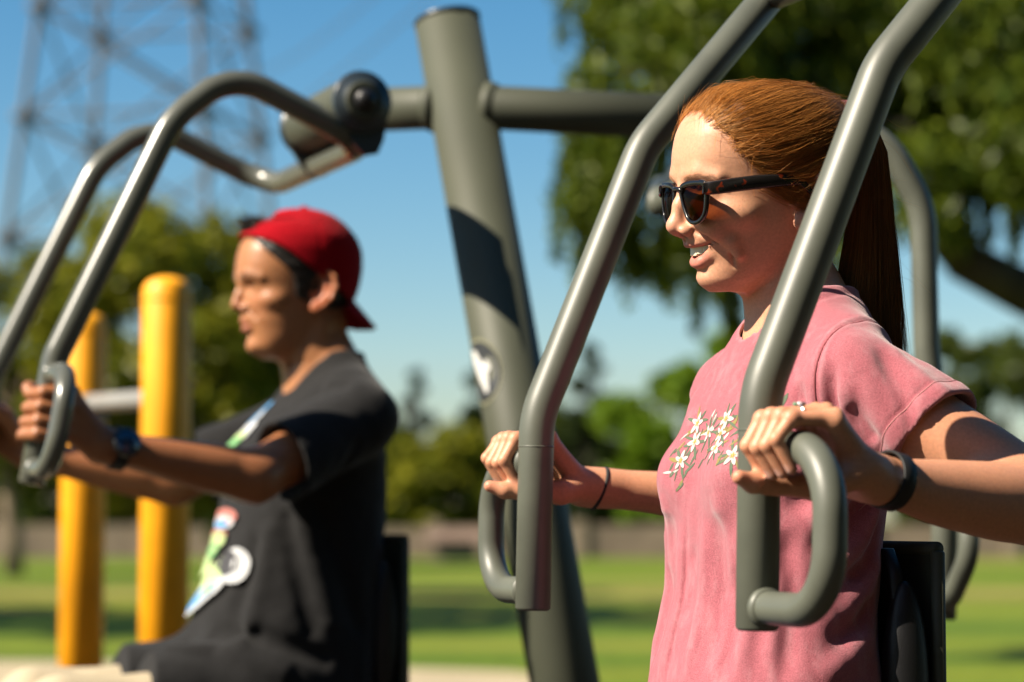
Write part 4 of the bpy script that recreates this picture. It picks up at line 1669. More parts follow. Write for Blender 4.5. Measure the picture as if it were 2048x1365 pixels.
inl = fh(roots[:, 2]) - mirror(roots)[:, 0]
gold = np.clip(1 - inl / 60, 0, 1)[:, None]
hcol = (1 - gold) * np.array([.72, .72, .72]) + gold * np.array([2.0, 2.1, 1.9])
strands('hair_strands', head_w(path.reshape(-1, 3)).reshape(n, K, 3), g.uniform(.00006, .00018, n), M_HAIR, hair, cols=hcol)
# hair combed over the temple and the top of the ear
ns_ = 420
tb = np.stack([g.uniform(18, 52, ns_), np.full(ns_, 74.), g.uniform(104, 134, ns_)], -1)
te = np.stack([g.uniform(-30, 2, ns_), np.full(ns_, 80.), g.uniform(78, 132, ns_)], -1)
tt = np.linspace(0, 1, 10)[None, :, None]
tp_ = tb[:, None] * (1 - tt) + te[:, None] * tt + np.array([0, 0, -1.]) * (tt * (1 - tt)) * g.uniform(0, 26, ns_)[:, None, None]
sh_ = tp_.shape
fl_ = tp_.reshape(-1, 3).astype(f32)
for _ in range(3):
    nv, dv = gradn(lambda P: W_HEAD(mirror(P)), fl_)
    fl_ = (fl_ - nv * (dv - np.repeat(g.uniform(1, 7, ns_), 10))[:, None] * .8).astype(f32)
tp_ = fl_.reshape(sh_)
tp_ += np.array([0, 1., 0]) * (6 * tt ** 2)
both = np.concatenate([tp_, tp_ * [1, -1, 1]])
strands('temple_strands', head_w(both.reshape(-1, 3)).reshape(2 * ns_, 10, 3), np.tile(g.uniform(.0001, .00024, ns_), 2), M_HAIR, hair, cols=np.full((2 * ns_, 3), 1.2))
# short wisps at the hairline, temple and in front of the ear
nw = 900
r_ = edgec[g.integers(0, len(edgec), nw)]
ear_side = inv(WF, 1560, 380, 70)
wv = g.normal(size=(nw, 3)) * [.5, .35, .5] + [-.75, 0, .05]
wv /= np.linalg.norm(wv, axis=1)[:, None]
nv, _ = gradn(scalp, r_.astype(f32))
tt = np.linspace(0, 1, 9)[None, :, None]
Lw = g.uniform(10, 42, nw)[:, None, None]
wp = r_[:, None, :] + (wv - nv * np.einsum('ij,ij->i', wv, nv)[:, None])[:, None, :] * Lw * tt + nv[:, None, :] * (1 + g.uniform(0, 7, nw)[:, None, None] * tt * (1.2 - tt)) + np.array([0, 0, -1.]) * tt ** 2 * g.uniform(-6, 12, nw)[:, None, None]
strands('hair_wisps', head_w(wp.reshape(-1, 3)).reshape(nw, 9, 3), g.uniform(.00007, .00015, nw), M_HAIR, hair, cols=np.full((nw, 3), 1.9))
# ponytail
pt = fillet([(-64, 0, 198), (-92, 2, 207), (-108, 5, 170), (-110, 9, 110), (-110, 14, 50), (-108, 18, -10), (-108, 20, -75)], 30, 6)
q = np.concatenate([[0], np.cumsum(np.linalg.norm(np.diff(pt, axis=0), axis=1))])
q /= q[-1]
KP = 13
tq = np.linspace(0, 1, KP)
cen = np.stack([np.interp(tq, q, pt[:, i]) for i in range(3)], -1)
npn = 4200
a_ = g.uniform(0, 2 * math.pi, npn)
rr = np.sqrt(g.uniform(0, 1, npn))
spread = np.interp(tq, [0, .1, .25, .5, .8, 1], [7, 9, 19, 26, 39, 46])
sq = np.interp(tq, [0, .2, 1], [1, .9, .75])
pp = cen[None] + np.stack([np.cos(a_)[:, None] * rr[:, None] * spread[None], np.sin(a_)[:, None] * rr[:, None] * (spread * sq)[None], np.zeros((npn, KP))], -1)
pp += (np.sin(tq * 7 + a_[:, None] * 3)[..., None] * [1.5, 1.5, 0]) * tq[None, :, None]
pp[:, :, 0] += (g.normal(size=npn)[:, None] * 4) * tq[None] ** 2
lenv = g.uniform(.82, 1.0, npn)
strands('ponytail_strands', head_w(pp.reshape(-1, 3)).reshape(npn, KP, 3), g.uniform(.0001, .00026, npn), M_HAIR, hair)
V, Fs = sweep(cen, 0, 20, radii=spread * .62)
V = cen.repeat(20, 0) + (V - cen.repeat(20, 0))
mesh_obj('ponytail_core', head_w(V), Fs, M_HAIRD, hair)
tie = [TIE + [-7, 11 * math.cos(t), 9 * math.sin(t)] for t in np.linspace(0, 2 * math.pi, 25)]
V, Fs = merge([sweep(np.array(tie) + [dx, 0, 0], 2.6, 8, cap=False) for dx in (-4, 0, 4)])
mesh_obj('hair_tie', head_w(V), Fs, mat('dark_red_band', (.10, .02, .02), .8), hair)
# loose flyaway hairs round the back of the head
nf = 70
fl = []
for i in range(nf):
    b = np.array([-70 + g.normal() * 22, g.normal() * 25, 200 - abs(g.normal()) * 110])
    d0 = np.array([-1, g.normal() * .4, g.normal() * .6]); d0 /= np.linalg.norm(d0)
    L_ = g.uniform(25, 75) * (1.7 if i % 13 == 0 else 1)
    t = np.linspace(0, 1, 12)[:, None]
    fl.append(b + d0 * L_ * t + np.array([g.normal() * 8, g.normal() * 8, -g.uniform(0, 30)]) * t ** 2 + np.array([0, 0, 6 * g.normal()]) * np.sin(t * 5))
fl = np.array(fl)
strands('flyaway_strands', head_w(fl.reshape(-1, 3)).reshape(nf, 12, 3), g.uniform(.00006, .00012, nf), M_HAIR, hair)
# eyebrows
ne = 150
t = g.uniform(0, 1, ne)
eb = []
for sg in (1, -1):
    rt = np.stack([np.interp(t, [0, .5, 1], [109, 106, 92]), np.interp(t, [0, .5, 1], [14, 33, 52]), np.interp(t, [0, .5, 1], [115, 119.5, 117]) + g.normal(size=ne) * 1.3], -1)
    nv, dv = gradn(lambda P: w_face(mirror(P)), rt.astype(f32))
    rt = rt - nv * dv[:, None]
    dr = np.stack([np.interp(t, [0, 1], [0, -.8]), np.interp(t, [0, 1], [.5, .6]), np.interp(t, [0, .5, 1], [.8, .25, -.3])], -1)
    dr = dr - nv * np.einsum('ij,ij->i', dr, nv)[:, None]
    s4 = np.linspace(0, 1, 4)[None, :, None]
    e_ = rt[:, None] + dr[:, None] * s4 * 6 + nv[:, None] * (.3 + .9 * s4 * (1 - s4) * 2)
    e_[:, :, 1] *= sg
    eb.append(e_)
for e_ in eb:
    strands('eyebrow', head_w(e_.reshape(-1, 3)).reshape(len(e_), 4, 3), np.full(len(e_), .0001), mat('brow_hair', (.24, .11, .045), .5), woman)

# ear stud, necklace, ring, wrist bands
V, Fs = lathe([(0, 1.5), (1.2, 2.0), (2.2, 1.2), (2.5, .2)], (-7, 74.5, 73), (.2, 1, 0), 14)
mesh_obj('ear_stud', head_w(V), Fs, M_CHROME, woman)
nk = []
for t in np.linspace(0, 2 * math.pi, 90):
    p = np.array([[-28 + 62 * math.cos(t), 66 * math.sin(t), -52 - 30 * math.cos(t)]], f32)
    for _ in range(3):
        nv, dv = gradn(w_skin, p)
        p = p - nv * (dv - .8)[:, None]
    nk.append(p[0])
V, Fs = sweep(np.array(nk), .75, 6)
mesh_obj('necklace', WF.w(V), Fs, mat('thin_chain', (.25, .2, .15), .3, metal=.9), woman)


def band(name, centre, axis, rx, rz, wid, thick, m, fr, parent, side_axis=None, n=40):
    """flat elliptical band round a wrist, body coordinates"""
    axis = np.array(axis, float); axis /= np.linalg.norm(axis)
    up = np.array([0, 0, 1.]); e1 = np.cross(up, axis); e1 /= np.linalg.norm(e1); e2 = np.cross(axis, e1)
    V = []
    for t in np.linspace(0, 2 * math.pi, n, endpoint=False):
        for a, b in ((-wid / 2, 0), (-wid / 2, thick * .7), (-wid / 2 + .8, thick), (wid / 2 - .8, thick), (wid / 2, thick * .7), (wid / 2, 0)):
            V.append(np.array(centre) + axis * a + e1 * (rx + b) * math.cos(t) + e2 * (rz + b) * math.sin(t))
    Fs = [(i * 6 + j, i * 6 + (j + 1) % 6, ((i + 1) % n) * 6 + (j + 1) % 6, ((i + 1) % n) * 6 + j) for i in range(n) for j in range(6)]
    return mesh_obj(name, fr.w(V), Fs, m, parent)


e_, w_ = np.array(W_ELBOW, float), np.array(W_WRIST, float)
axn = (w_ - e_) / np.linalg.norm(w_ - e_)
M_RUBBER = mat('black_rubber', (.012, .012, .012), .55, spec=.3)
band('wrist_band', w_ - axn * 24, axn + np.array([0, 0, .12]), 27.5, 25.5, 16, 2.6, M_RUBBER, WF, woman)['label'] = 'black rubber fitness band on her left wrist'
wr = w_ * [1, -1, 1] - axn * [1, -1, 1] * 20
tr_ = []
ax2 = axn * [1, -1, 1] + np.array([.0, 0, .25]); ax2 /= np.linalg.norm(ax2)
e1 = np.cross([0, 0, 1.], ax2); e1 /= np.linalg.norm(e1); e2 = np.cross(ax2, e1)
V, Fs = sweep(np.array([wr + e1 * 26 * math.cos(t) + e2 * 25 * math.sin(t) for t in np.linspace(0, 2 * math.pi, 41)]), 2.4, 10, cap=False)
mesh_obj('hair_elastic', WF.w(V), Fs, mat('black_elastic', (.015, .014, .014), .8), woman)['label'] = 'thin black hair elastic on her right wrist'
fp = finger_pts(*W_FING[2])
c = np.array(fp[0]) * .42 + np.array(fp[1]) * .58
ad = np.array(fp[1]) - np.array(fp[0]); ad /= np.linalg.norm(ad)
e1 = np.cross(ad, [0, 1, 0]); e1 /= np.linalg.norm(e1); e2 = np.cross(ad, e1)
ring = empty('finger_ring', tuple(WF.w(c)), woman)
V, Fs = sweep(np.array([c + e1 * 9.6 * math.cos(t) + e2 * 9.8 * math.sin(t) for t in np.linspace(0, 2 * math.pi, 33)]), 1.3, 10, cap=False)
mesh_obj('ring_band', WF.w(V), Fs, mat('silver', (.75, .73, .70), .18, metal=1.), ring)
for dx, rr_, mm in ((0, 2.9, mat('ring_stone', (.75, .68, .66), .1, coat=1.)), (4.4, 2.2, mat('ring_green', (.12, .30, .18), .15, coat=.5)), (-4.2, 2.2, mat('ring_dark', (.06, .05, .05), .2))):
    up = c + np.array([0, 0, 1]) * 10.6 + ad * dx
    V, Fs = lathe([(-1.5, rr_ * .8), (0, rr_), (1.4, rr_ * .75), (2.0, .2)], up, (0, 0, 1), 14)
    mesh_obj('stone', WF.w(V), Fs, mm, ring)
# ------------------------------------------------------------------ pink T-shirt
FOLDS = []     # (points in body coordinates, half width, height)


SEAM = [np.array(p, f32) for p in ((-60, 130, -30), (12, 155, -94), (14, 155, -150))]
sn = np.cross(SEAM[1] - SEAM[0], SEAM[2] - SEAM[0])
sn = sn / np.linalg.norm(sn)


def shirt_fold(P0, P):
    x, y, z = P0[:, 0], P0[:, 1], P0[:, 2]
    q = P0 + np.stack([14 * np.sin(y / 41 + z / 67), 14 * np.sin(x / 37 + z / 53 + 1), 14 * np.sin(x / 45 - y / 39 + 2)], -1)
    a = vnoise(q * [1, 1, .45], 34, 1) * 1.9 + vnoise(q * [1, 1, .6], 15, 2) * .8
    Q = P0.copy()
    Q[:, 1] = np.where(Q[:, 1] < -20, -Q[:, 1] * .94, Q[:, 1])
    for pts, w_, am in FOLDS:
        m_ = np.all((Q > pts.min(0) - 2.4 * w_) & (Q < pts.max(0) + 2.4 * w_), axis=1)
        if not m_.any():
            continue
        R = Q[m_]
        dd = np.full(len(R), 1e9, f32)
        tt = np.zeros(len(R), f32)
        n_ = len(pts) - 1
        for i in range(n_):
            ab = pts[i + 1] - pts[i]
            t = np.clip((R - pts[i]) @ ab / (ab @ ab), 0, 1)
            e = R - pts[i] - t[:, None] * ab
            l = np.einsum('ij,ij->i', e, e)
            k_ = l < dd
            dd = np.where(k_, l, dd)
            tt = np.where(k_, (i + t) / n_, tt)
        a[m_] += am * np.exp(-dd / (w_ * w_)) * np.clip(np.minimum(tt, 1 - tt) * 5 + .12, 0, 1)
    # seam of the sleeve, hems and ribbed collar
    sd_ = np.abs((P - SEAM[0]) @ sn)
    a += np.where((P[:, 1] > 112) & (z > -185), -2.0 * np.exp(-(sd_ / 2.6) ** 2) + 1.2 * np.exp(-((sd_ - 6) / 3.5) ** 2), 0)
    es = ((P - S0) @ SL_N) - SL_END
    a += np.where(P[:, 1] > 150, -1.4 * np.exp(-((es + 21) / 2.2) ** 2) + .9 * np.exp(-((es + 9) / 9) ** 2), 0)
    nc = neck_cut(P)
    a += np.where(z > -120, -1.3 * np.exp(-((nc + 15) / 2.2) ** 2) + 1.2 * np.exp(-((nc + 6) / 7) ** 2), 0)
    return a


def shirt_shell(P0):
    P = mirror(twist(P0))
    d0 = shirt_smooth(P)
    d = d0.copy()
    near = np.abs(d0) < 22
    if near.any():
        d[near] = d0[near] - shirt_fold(P0[near], P[near])
    nc, sc_ = openings(P)
    opening = np.minimum(-nc, -sc_)                     # distance to the nearest opening
    hollow = np.maximum(np.maximum(d, d0) + 5 + 3 * np.clip(opening / 25, 0, 1), opening - 60)
    r = np.maximum(np.maximum(d, -hollow), np.maximum(nc, sc_))
    # pressed flat against the backrest
    return smax(r, np.where(P0[:, 2] < -225, -84 - 6 * np.clip((P0[:, 2] + 280) / 55, 0, 1) * 4 - P0[:, 0], -60), 6)


def fold(pts, wdt, amp):
    q = np.array([inv(WF, *p) for p in pts], f32)
    for _ in range(4):                                  # pull the line onto the cloth
        m_ = mirror(twist(q))
        nv, dv = gradn(shirt_smooth, m_, 2.)
        nv[:, 1] *= np.where(q[:, 1] < 0, -1, 1)
        q = (q - nv * dv[:, None]).astype(f32)
    FOLDS.append((q, wdt, amp * 1.45))


# vertical folds below the bust, ridges (+) and valleys (-), as photographed
fold([(1425, 985, 60), (1415, 1100, 75), (1400, 1365, 75)], 13, 4.5)
fold([(1402, 1030, 62), (1402, 1180, 70), (1382, 1330, 70)], 11, -6)
fold([(1450, 1130, 85), (1440, 1250, 88), (1435, 1365, 88)], 12, -5)
fold([(1365, 1050, 30), (1362, 1200, 30), (1340, 1365, 30)], 11, 4)
fold([(1345, 1090, 0), (1345, 1240, 0)], 9, -3)
fold([(1470, 1020, 95), (1480, 1180, 105), (1475, 1365, 105)], 12, 4.5)
# from the arm pit forward and down
fold([(1680, 830, 160), (1640, 900, 150), (1560, 960, 135)], 12, 6)
fold([(1690, 870, 165), (1640, 960, 150), (1570, 1030, 140)], 11, -6)
fold([(1700, 760, 170), (1705, 830, 172), (1760, 900, 180)], 9, 5.5)
fold([(1680, 740, 160), (1688, 830, 166), (1720, 890, 172)], 8, -6)
fold([(1740, 940, 168), (1690, 1010, 160), (1620, 1060, 150)], 13, 6.5)
fold([(1780, 990, 168), (1700, 1060, 160), (1640, 1090, 150)], 10, -6.5)
fold([(1830, 1010, 160), (1770, 1085, 160), (1680, 1130, 152)], 12, 7)
fold([(1845, 1060, 152), (1780, 1130, 156), (1700, 1165, 152)], 10, -6)
fold([(1830, 1110, 150), (1770, 1180, 152), (1680, 1230, 148)], 12, 6)
fold([(1800, 1190, 145), (1730, 1250, 148), (1650, 1290, 140)], 11, -4.5)
fold([(1770, 1260, 140), (1690, 1320, 140), (1620, 1360, 135)], 12, 5)
fold([(1560, 1060, 135), (1580, 1180, 138), (1570, 1365, 138)], 11, -4)
fold([(1530, 1000, 128), (1545, 1180, 132), (1540, 1365, 132)], 12, 4)
# chest, collar bone and shoulder
fold([(1600, 760, 140), (1590, 860, 140), (1540, 930, 130)], 11, -4)
fold([(1640, 720, 150), (1625, 830, 152), (1590, 900, 145)], 11, 4)
fold([(1520, 745, 80), (1460, 800, 60), (1400, 850, 30)], 14, 2.5)
fold([(1480, 720, 40), (1440, 770, 30)], 9, -2)
# sleeve
fold([(1760, 700, 175), (1820, 780, 205), (1890, 850, 225)], 9, 3.5)
fold([(1740, 720, 178), (1800, 800, 205), (1860, 880, 225)], 8, -4)
fold([(1800, 670, 165), (1870, 750, 200), (1930, 820, 225)], 9, 3)
fold([(1720, 760, 182), (1780, 850, 210), (1815, 900, 220)], 9, 4)
fold([(1700, 800, 178), (1760, 880, 200)], 8, -5)
fold([(1830, 690, 160), (1890, 770, 195)], 7, -2.5)
M_PINK = mat('pink_cotton', (.30, .088, .108), .92, spec=.1, sheen=.3, noise=(900, .28, 2), bump=(900, .6, .0012))


def heather(m, c_light, scale, amount):
    """faded garment dye: pale worn streaks and flecks over the base colour"""
    N, L = m.node_tree.nodes, m.node_tree.links
    p = N['Principled BSDF']
    src = p.inputs['Base Color'].links[0].from_socket
    tc = N.new('ShaderNodeTexCoord')
    mp = N.new('ShaderNodeMapping')
    mp.inputs['Scale'].default_value = (1, 1, .35)
    L.new(tc.outputs['Object'], mp.inputs['Vector'])
    n = N.new('ShaderNodeTexNoise')
    n.inputs['Scale'].default_value = scale
    n.inputs['Detail'].default_value = 7
    n.inputs['Roughness'].default_value = .7
    L.new(mp.outputs[0], n.inputs['Vector'])
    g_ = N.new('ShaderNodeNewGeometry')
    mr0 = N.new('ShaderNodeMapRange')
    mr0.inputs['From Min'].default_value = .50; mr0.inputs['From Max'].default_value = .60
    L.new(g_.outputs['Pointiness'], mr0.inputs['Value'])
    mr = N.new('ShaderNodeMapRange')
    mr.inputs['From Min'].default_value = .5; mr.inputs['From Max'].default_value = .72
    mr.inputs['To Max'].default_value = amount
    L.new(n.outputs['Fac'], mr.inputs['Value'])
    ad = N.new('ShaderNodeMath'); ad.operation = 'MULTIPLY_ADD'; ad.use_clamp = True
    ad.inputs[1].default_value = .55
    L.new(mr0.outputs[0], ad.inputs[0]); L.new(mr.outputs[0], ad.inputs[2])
    mx = N.new('ShaderNodeMix'); mx.data_type = 'RGBA'
    L.new(ad.outputs[0], mx.inputs['Factor'])
    L.new(src, mx.inputs['A'])
    mx.inputs['B'].default_value = (*c_light, 1)
    L.new(mx.outputs['Result'], p.inputs['Base Color'])


heather(M_PINK, (.46, .26, .28), 55, .30)
V, F4 = surface(shirt_shell, (-190, -300, -640), (190, 300, 30), 2.8, slack=1.3)
shirt = mesh_obj('shirt', WF.w(V), F4, M_PINK, woman)
shirt['label'] = 'faded pink cotton T-shirt with white flower print'

# flower print: petals and leaves laid on the cloth
def bvh_of(o):
    me = o.data
    n = len(me.vertices)
    co = np.empty(n * 3, f32)
    me.vertices.foreach_get('co', co)
    co = co.reshape(-1, 3)
    fc = np.empty(len(me.polygons) * 4, np.int32)
    me.polygons.foreach_get('vertices', fc)
    return BVHTree.FromPolygons(co.tolist(), fc.reshape(-1, 4).tolist()), co


class Print:
    """flat shapes laid on a cloth surface, collected by colour"""

    def __init__(self, bvh, fr, lift=.0004):
        self.b, self.fr, self.lift = bvh, fr, lift
        self.V, self.F, self.M = [], [], []

    def spot(self, px, py):
        d = Vector(at(px, py, 1.0)) - Vector((0, 0, CAM_H))
        loc, nor, _, _ = self.b.ray_cast(Vector((0, 0, CAM_H)), d.normalized())
        if loc is not None and nor.dot(d) > 0: nor = -nor
        return loc, nor

    def shape(self, loc, nor, pts, m, lift=0.):
        """pts in millimetres in the tangent plane (right, up)"""
        up = Vector((0, 0, 1))
        r = nor.cross(up) * -1
        r.normalize()
        u = r.cross(nor) * -1
        u.normalize()
        if u.z < 0: u = -u
        n0 = len(self.V)
        c = sum((Vector((p[0], p[1], 0)) for p in pts), Vector()) / len(pts)
        for p in list(pts) + [(c.x, c.y)]:
            w_ = loc + r * p[0] * .001 + u * p[1] * .001
            q, nn, _, _ = self.b.find_nearest(w_)
            if nn.dot(nor) < 0: nn = nor
            self.V.append(q + nn * (self.lift + lift))
        n = len(pts)
        for i in range(n):
            self.F.append((n0 + i, n0 + (i + 1) % n, n0 + n))
            self.M.append(m)

    def leafs(self, loc, nor, x, y, ang, L_, wd, m, lift=0.):
        ca, sa = math.cos(ang), math.sin(ang)
        pts = []
        for t in np.linspace(0, 2 * math.pi, 12, endpoint=False):
            a, b = L_ * (.5 + .5 * math.cos(t)), wd * .5 * math.sin(t) * (1.15 - .3 * math.cos(t))
            pts.append((x + a * ca - b * sa, y + a * sa + b * ca))
        self.shape(loc, nor, pts, m, lift)

    def build(self, name, mats, parent):
        o = mesh_obj(name, [tuple(v) for v in self.V], self.F, mats, parent, smooth=False)
        o.data.polygons.foreach_set('material_index', np.array(self.M, np.int32))
        return o


bvh, _ = bvh_of(shirt)
pr = Print(bvh, WF)
gg = np.random.default_rng(3)
PM = [mat('print_white', (.43, .355, .335), .9, noise=(900, .25)), mat('print_orange', (.50, .24, .06), .85), mat('print_green', (.075, .098, .06), .85), mat('print_olive', (.19, .15, .045), .85)]
flowers = [(1396, 847, 12, .2), (1391, 884, 12, .9), (1362, 922, 10, 1.5), (1431, 897, 12, .5), (1453, 838, 11, 1.1), (1466, 912, 11, .2), (1495, 870, 12, .7), (1520, 905, 11, 0.), (1545, 850, 11, 1.3), (1418, 866, 9, .8), (1442, 868, 9, .1)]
for px, py, r, a0 in flowers:
    h = pr.spot(px, py)
    if h[0] is None: continue
    for k in range(7):
        a = a0 + k * .9 + gg.normal() * .15
        pr.leafs(*h, r * .5 * math.cos(a), r * .5 * math.sin(a), a + gg.normal() * .2, gg.uniform(12, 22), gg.uniform(2.0, 4.2), 2 if gg.random() < .7 else 3)
for px, py, r, a0 in flowers:
    h = pr.spot(px, py)
    if h[0] is None: continue
    for k in range(5):
        a = a0 + k * 1.2566 + gg.normal() * .12
        pr.leafs(*h, 1.5 * math.cos(a), 1.5 * math.sin(a), a, r * gg.uniform(.85, 1.1), r * .42, 0, .0003)
        pr.leafs(*h, 0, 0, a, r * .40, 1.3, 1, .0006)
for px, py in [(1425, 838), (1409, 919), (1376, 868), (1352, 905), (1380, 935), (1372, 950), (1440, 870), (1410, 865), (1350, 930), (1345, 948), (1460, 870), (1475, 840), (1572, 815), (1440, 925), (1420, 860)]:
    h = pr.spot(px, py)
    if h[0] is None: continue
    a = gg.uniform(.2, 1.4)
    for k in range(3):
        pr.leafs(*h, gg.normal() * 4, gg.normal() * 4, a + gg.normal() * .25 + (k % 2) * math.pi, gg.uniform(9, 20), gg.uniform(1.6, 3.6), int(gg.choice([2, 2, 3, 0])))
pr.build('flower_print', PM, shirt)['kind'] = 'stuff'

# stitched seams: armhole, sleeve hem and collar, as fine cords on the cloth
M_SEAM = mat('seam_thread', (.19, .042, .05), .9)


def seam_line(name, centre, normal, m, fr, bvh_, r, span=(0, 2 * math.pi), n=90, lift=0., reach=.3):
    c = Vector(fr.w(centre))
    nv_ = Vector(np.asarray(normal, float) @ fr.R).normalized()
    e1 = nv_.orthogonal().normalized()
    e2 = nv_.cross(e1)
    pts = []
    for t in np.linspace(*span, n):
        d_ = e1 * math.cos(t) + e2 * math.sin(t)
        loc, no_, _, _ = bvh_.ray_cast(c + d_ * reach, -d_, reach)
        if loc is not None:
            pts.append(np.array(loc + no_ * lift))
    if len(pts) < 8:
        return
    P_ = np.array(pts)
    cut = [0] + [i + 1 for i in range(len(P_) - 1) if np.linalg.norm(P_[i + 1] - P_[i]) > .03] + [len(P_)]
    prt = [sweep(P_[a:b], r, 6) for a, b in zip(cut[:-1], cut[1:]) if b - a > 3]
    V, Fs = merge(prt)
    mesh_obj(name, V, Fs, m, shirt)


for sg in (1, -1):
    fl_ = np.array([1, sg, 1.])
    tw_ = lambda p: np.array(p) * fl_ + np.array([.10 * sg * p[1] * .9, 0, 0])
    ax_ = S0 + ARMD * ((SEAM[0] - S0) @ sn) / (ARMD @ sn)
    seam_line('armhole_seam', tw_(ax_), sn * fl_, M_SEAM, WF, bvh, .0011, reach=.11)
    hc = S0 + ARMD * (SL_END - 21) / (ARMD @ SL_N)
    seam_line('hem_stitch', tw_(hc), SL_N * fl_, mat('hem_thread', (.40, .17, .175), .9), WF, bvh, .0006, reach=.11, lift=.0002)


def legs(fr, parent, name, m, hip, knee, foot, r, vox, label, shoe_m):
    """seated trouser legs and shoes"""
    def f_(P):
        P = mirror(P)
        d = chain(P, [(hip[0] - 40, 30, hip[2]), hip, knee], [r[0] * 1.05, r[0], r[1]], 30)
        d = smin(d, chain(P, [knee, ((knee[0] + foot[0]) / 2 - 15, (knee[1] + foot[1]) / 2, (knee[2] + foot[2]) / 2), foot], [r[1], r[1] * .9, r[2]], 20), 30)
        d = d - vnoise(P * [1, 1, .7], 42, 9) * 3.5
        return np.maximum(d, -(P[:, 2] - foot[2]))
    V, F4 = surface(f_, (hip[0] - 220, -hip[1] - 140, foot[2] - 20), (knee[0] + 160, hip[1] + 140, hip[2] + 140), vox, slack=1.3)
    o = mesh_obj(name, fr.w(V), F4, m, parent)
    o['label'] = label
    for sg in (1, -1):
        def sh(P):
            d = chain(P, [(foot[0] - 30, sg * foot[1], foot[2] - 25), (foot[0] + 70, sg * foot[1], foot[2] - 38), (foot[0] + 175, sg * (foot[1] + 8), foot[2] - 52)], [44, 42, 36], 20)
            return np.maximum(d, (-fr.O[2] * 1000 + 6) - P[:, 2])
        V, F4 = surface(sh, (foot[0] - 110, sg * foot[1] - 80, foot[2] - 140), (foot[0] + 260, sg * foot[1] + 80, foot[2] + 60), 5)
        mesh_obj('shoe', fr.w(V), F4, shoe_m, parent)


M_DENIM = mat('dark_denim', (.03, .045, .085), .9, noise=(300, .3), bump=(600, .4, .001))
M_SHOE = mat('white_shoe', (.4, .4, .38), .6)
legs(WF, woman, 'trousers', M_DENIM, (30, 88, -560), (415, 100, -578), (440, 100, -1000), (80, 60, 48), 6, 'dark blue jeans', M_SHOE)
tag(woman, 'woman in faded pink T-shirt and sunglasses with auburn ponytail, gripping both handles', 'person')
# ------------------------------------------------------------------ the man
M_HEADL = Loft(
    z=[-6, 0, 12, 28, 45, 60, 78, 100, 118, 132, 150, 172, 195, 212, 224, 231, 235],
    front=[72, 80, 91, 93, 98, 103, 101, 102, 107, 114, 115.5, 113, 105, 93, 77, 60, 40],
    back=[32, 18, 2, -12, -20, -40, -62, -76, -82, -85, -87, -86, -78, -64, -45, -26, -4],
    width=[28, 36, 45, 53, 58, 62, 66, 70, 73, 75, 77, 77, 73, 64, 51, 34, 14],
    cen=[45, 42, 36, 28, 22, 18, 15, 12, 10, 8, 6, 4, 4, 8, 13, 17, 19],
    pf=[2, 2, 2.2, 2.3, 2.25, 2.25, 2.3, 2.35, 2.45, 2.5, 2.5, 2.45, 2.35, 2.2, 2.1, 2, 2])


def m_face(P):
    d = M_HEADL(P)
    d = smin(d, ell(P, (88, 0, 88), (18, 34, 30)), 12)
    d = smax(d, -ell(P, (111, 34, 115), (12, 16, 8)), 12)
    d = smin(d, ell(P, (84, 33, 114), (12.5, 15, 12)), 4)
    d = smin(d, chain(P, [(98, 19, 117), (98, 33, 121), (87, 48, 117)], [1.8, 2.2, 1.8]), 3)
    d = smin(d, chain(P, [(108, 10, 130), (105, 32, 134), (89, 52, 129)], [4.5, 4.5, 3]), 13)
    d = smin(d, ell(P, (68, 49, 92), (22, 15, 14), rotm('Z', -35)), 14)
    d = smin(d, chain(P, [(103, 0, 130), (107, 0, 118), (113, 0, 102), (116, 0, 92)], [7.5, 7, 7.4, 8.4], 6), 9)
    d = smin(d, ell(P, (117, 0, 85), (9.8, 9.6, 8.2)), 5)
    d = smin(d, ell(P, (105.5, 12.5, 79), (9.5, 7, 7.4)), 5)
    d = smin(d, cap(P, (114, 0, 78), (104, 0, 72), 4, 4), 4)
    d = smin(d, ell(P, (94, 0, 62), (13, 18, 12)), 9)
    d = smin(d, chain(P, [(104.5, 0, 57), (104, 6, 57.8), (99, 15, 56.2), (88, 25, 53.5)], [4, 4.4, 3.8, 2], 3), 4)
    d = smin(d, chain(P, [(100.5, 0, 44.5), (99.5, 8, 45), (95, 16, 47.5), (88, 24, 52)], [5.2, 5.2, 4.2, 2], 4), 4)
    d = smax(d, -chain(P, [(109, 0, 51.2), (103, 13, 51.6), (92, 24, 52.6)], [1.0, 1.0, .8]), 2)
    d = smin(d, ell(P, (82, 0, 16), (16.5, 21, 14)), 10)
    d = smax(d, -chain(P, [(104, 0, 33), (96, 15, 34)], [3, 2.4]), 5)
    d = smax(d, -chain(P, [(102, 19, 78), (92, 30, 64), (84, 33, 52)], [1.2, 1.4, .8]), 6)
    return d


M_ELB, M_WRI, M_SHO = (158, 258, -212), (408, 290, -166), (-45, 172, -112)
GF, GS, GZ = 495, 275, -118
M_FIN = [(33, 1.0), (11.5, 1.06), (-10, 1.0), (-30, .86)]


def m_fing(dz, k):
    u = dz * -.17
    return [(GF - 28 + u, GS + 35, GZ + dz), (GF + 14 * k + u, GS + 33, GZ + dz - 2), (GF + 29 + u, GS + 6, GZ + dz - 3), (GF + 14 + u, GS - 24, GZ + dz - 3)]


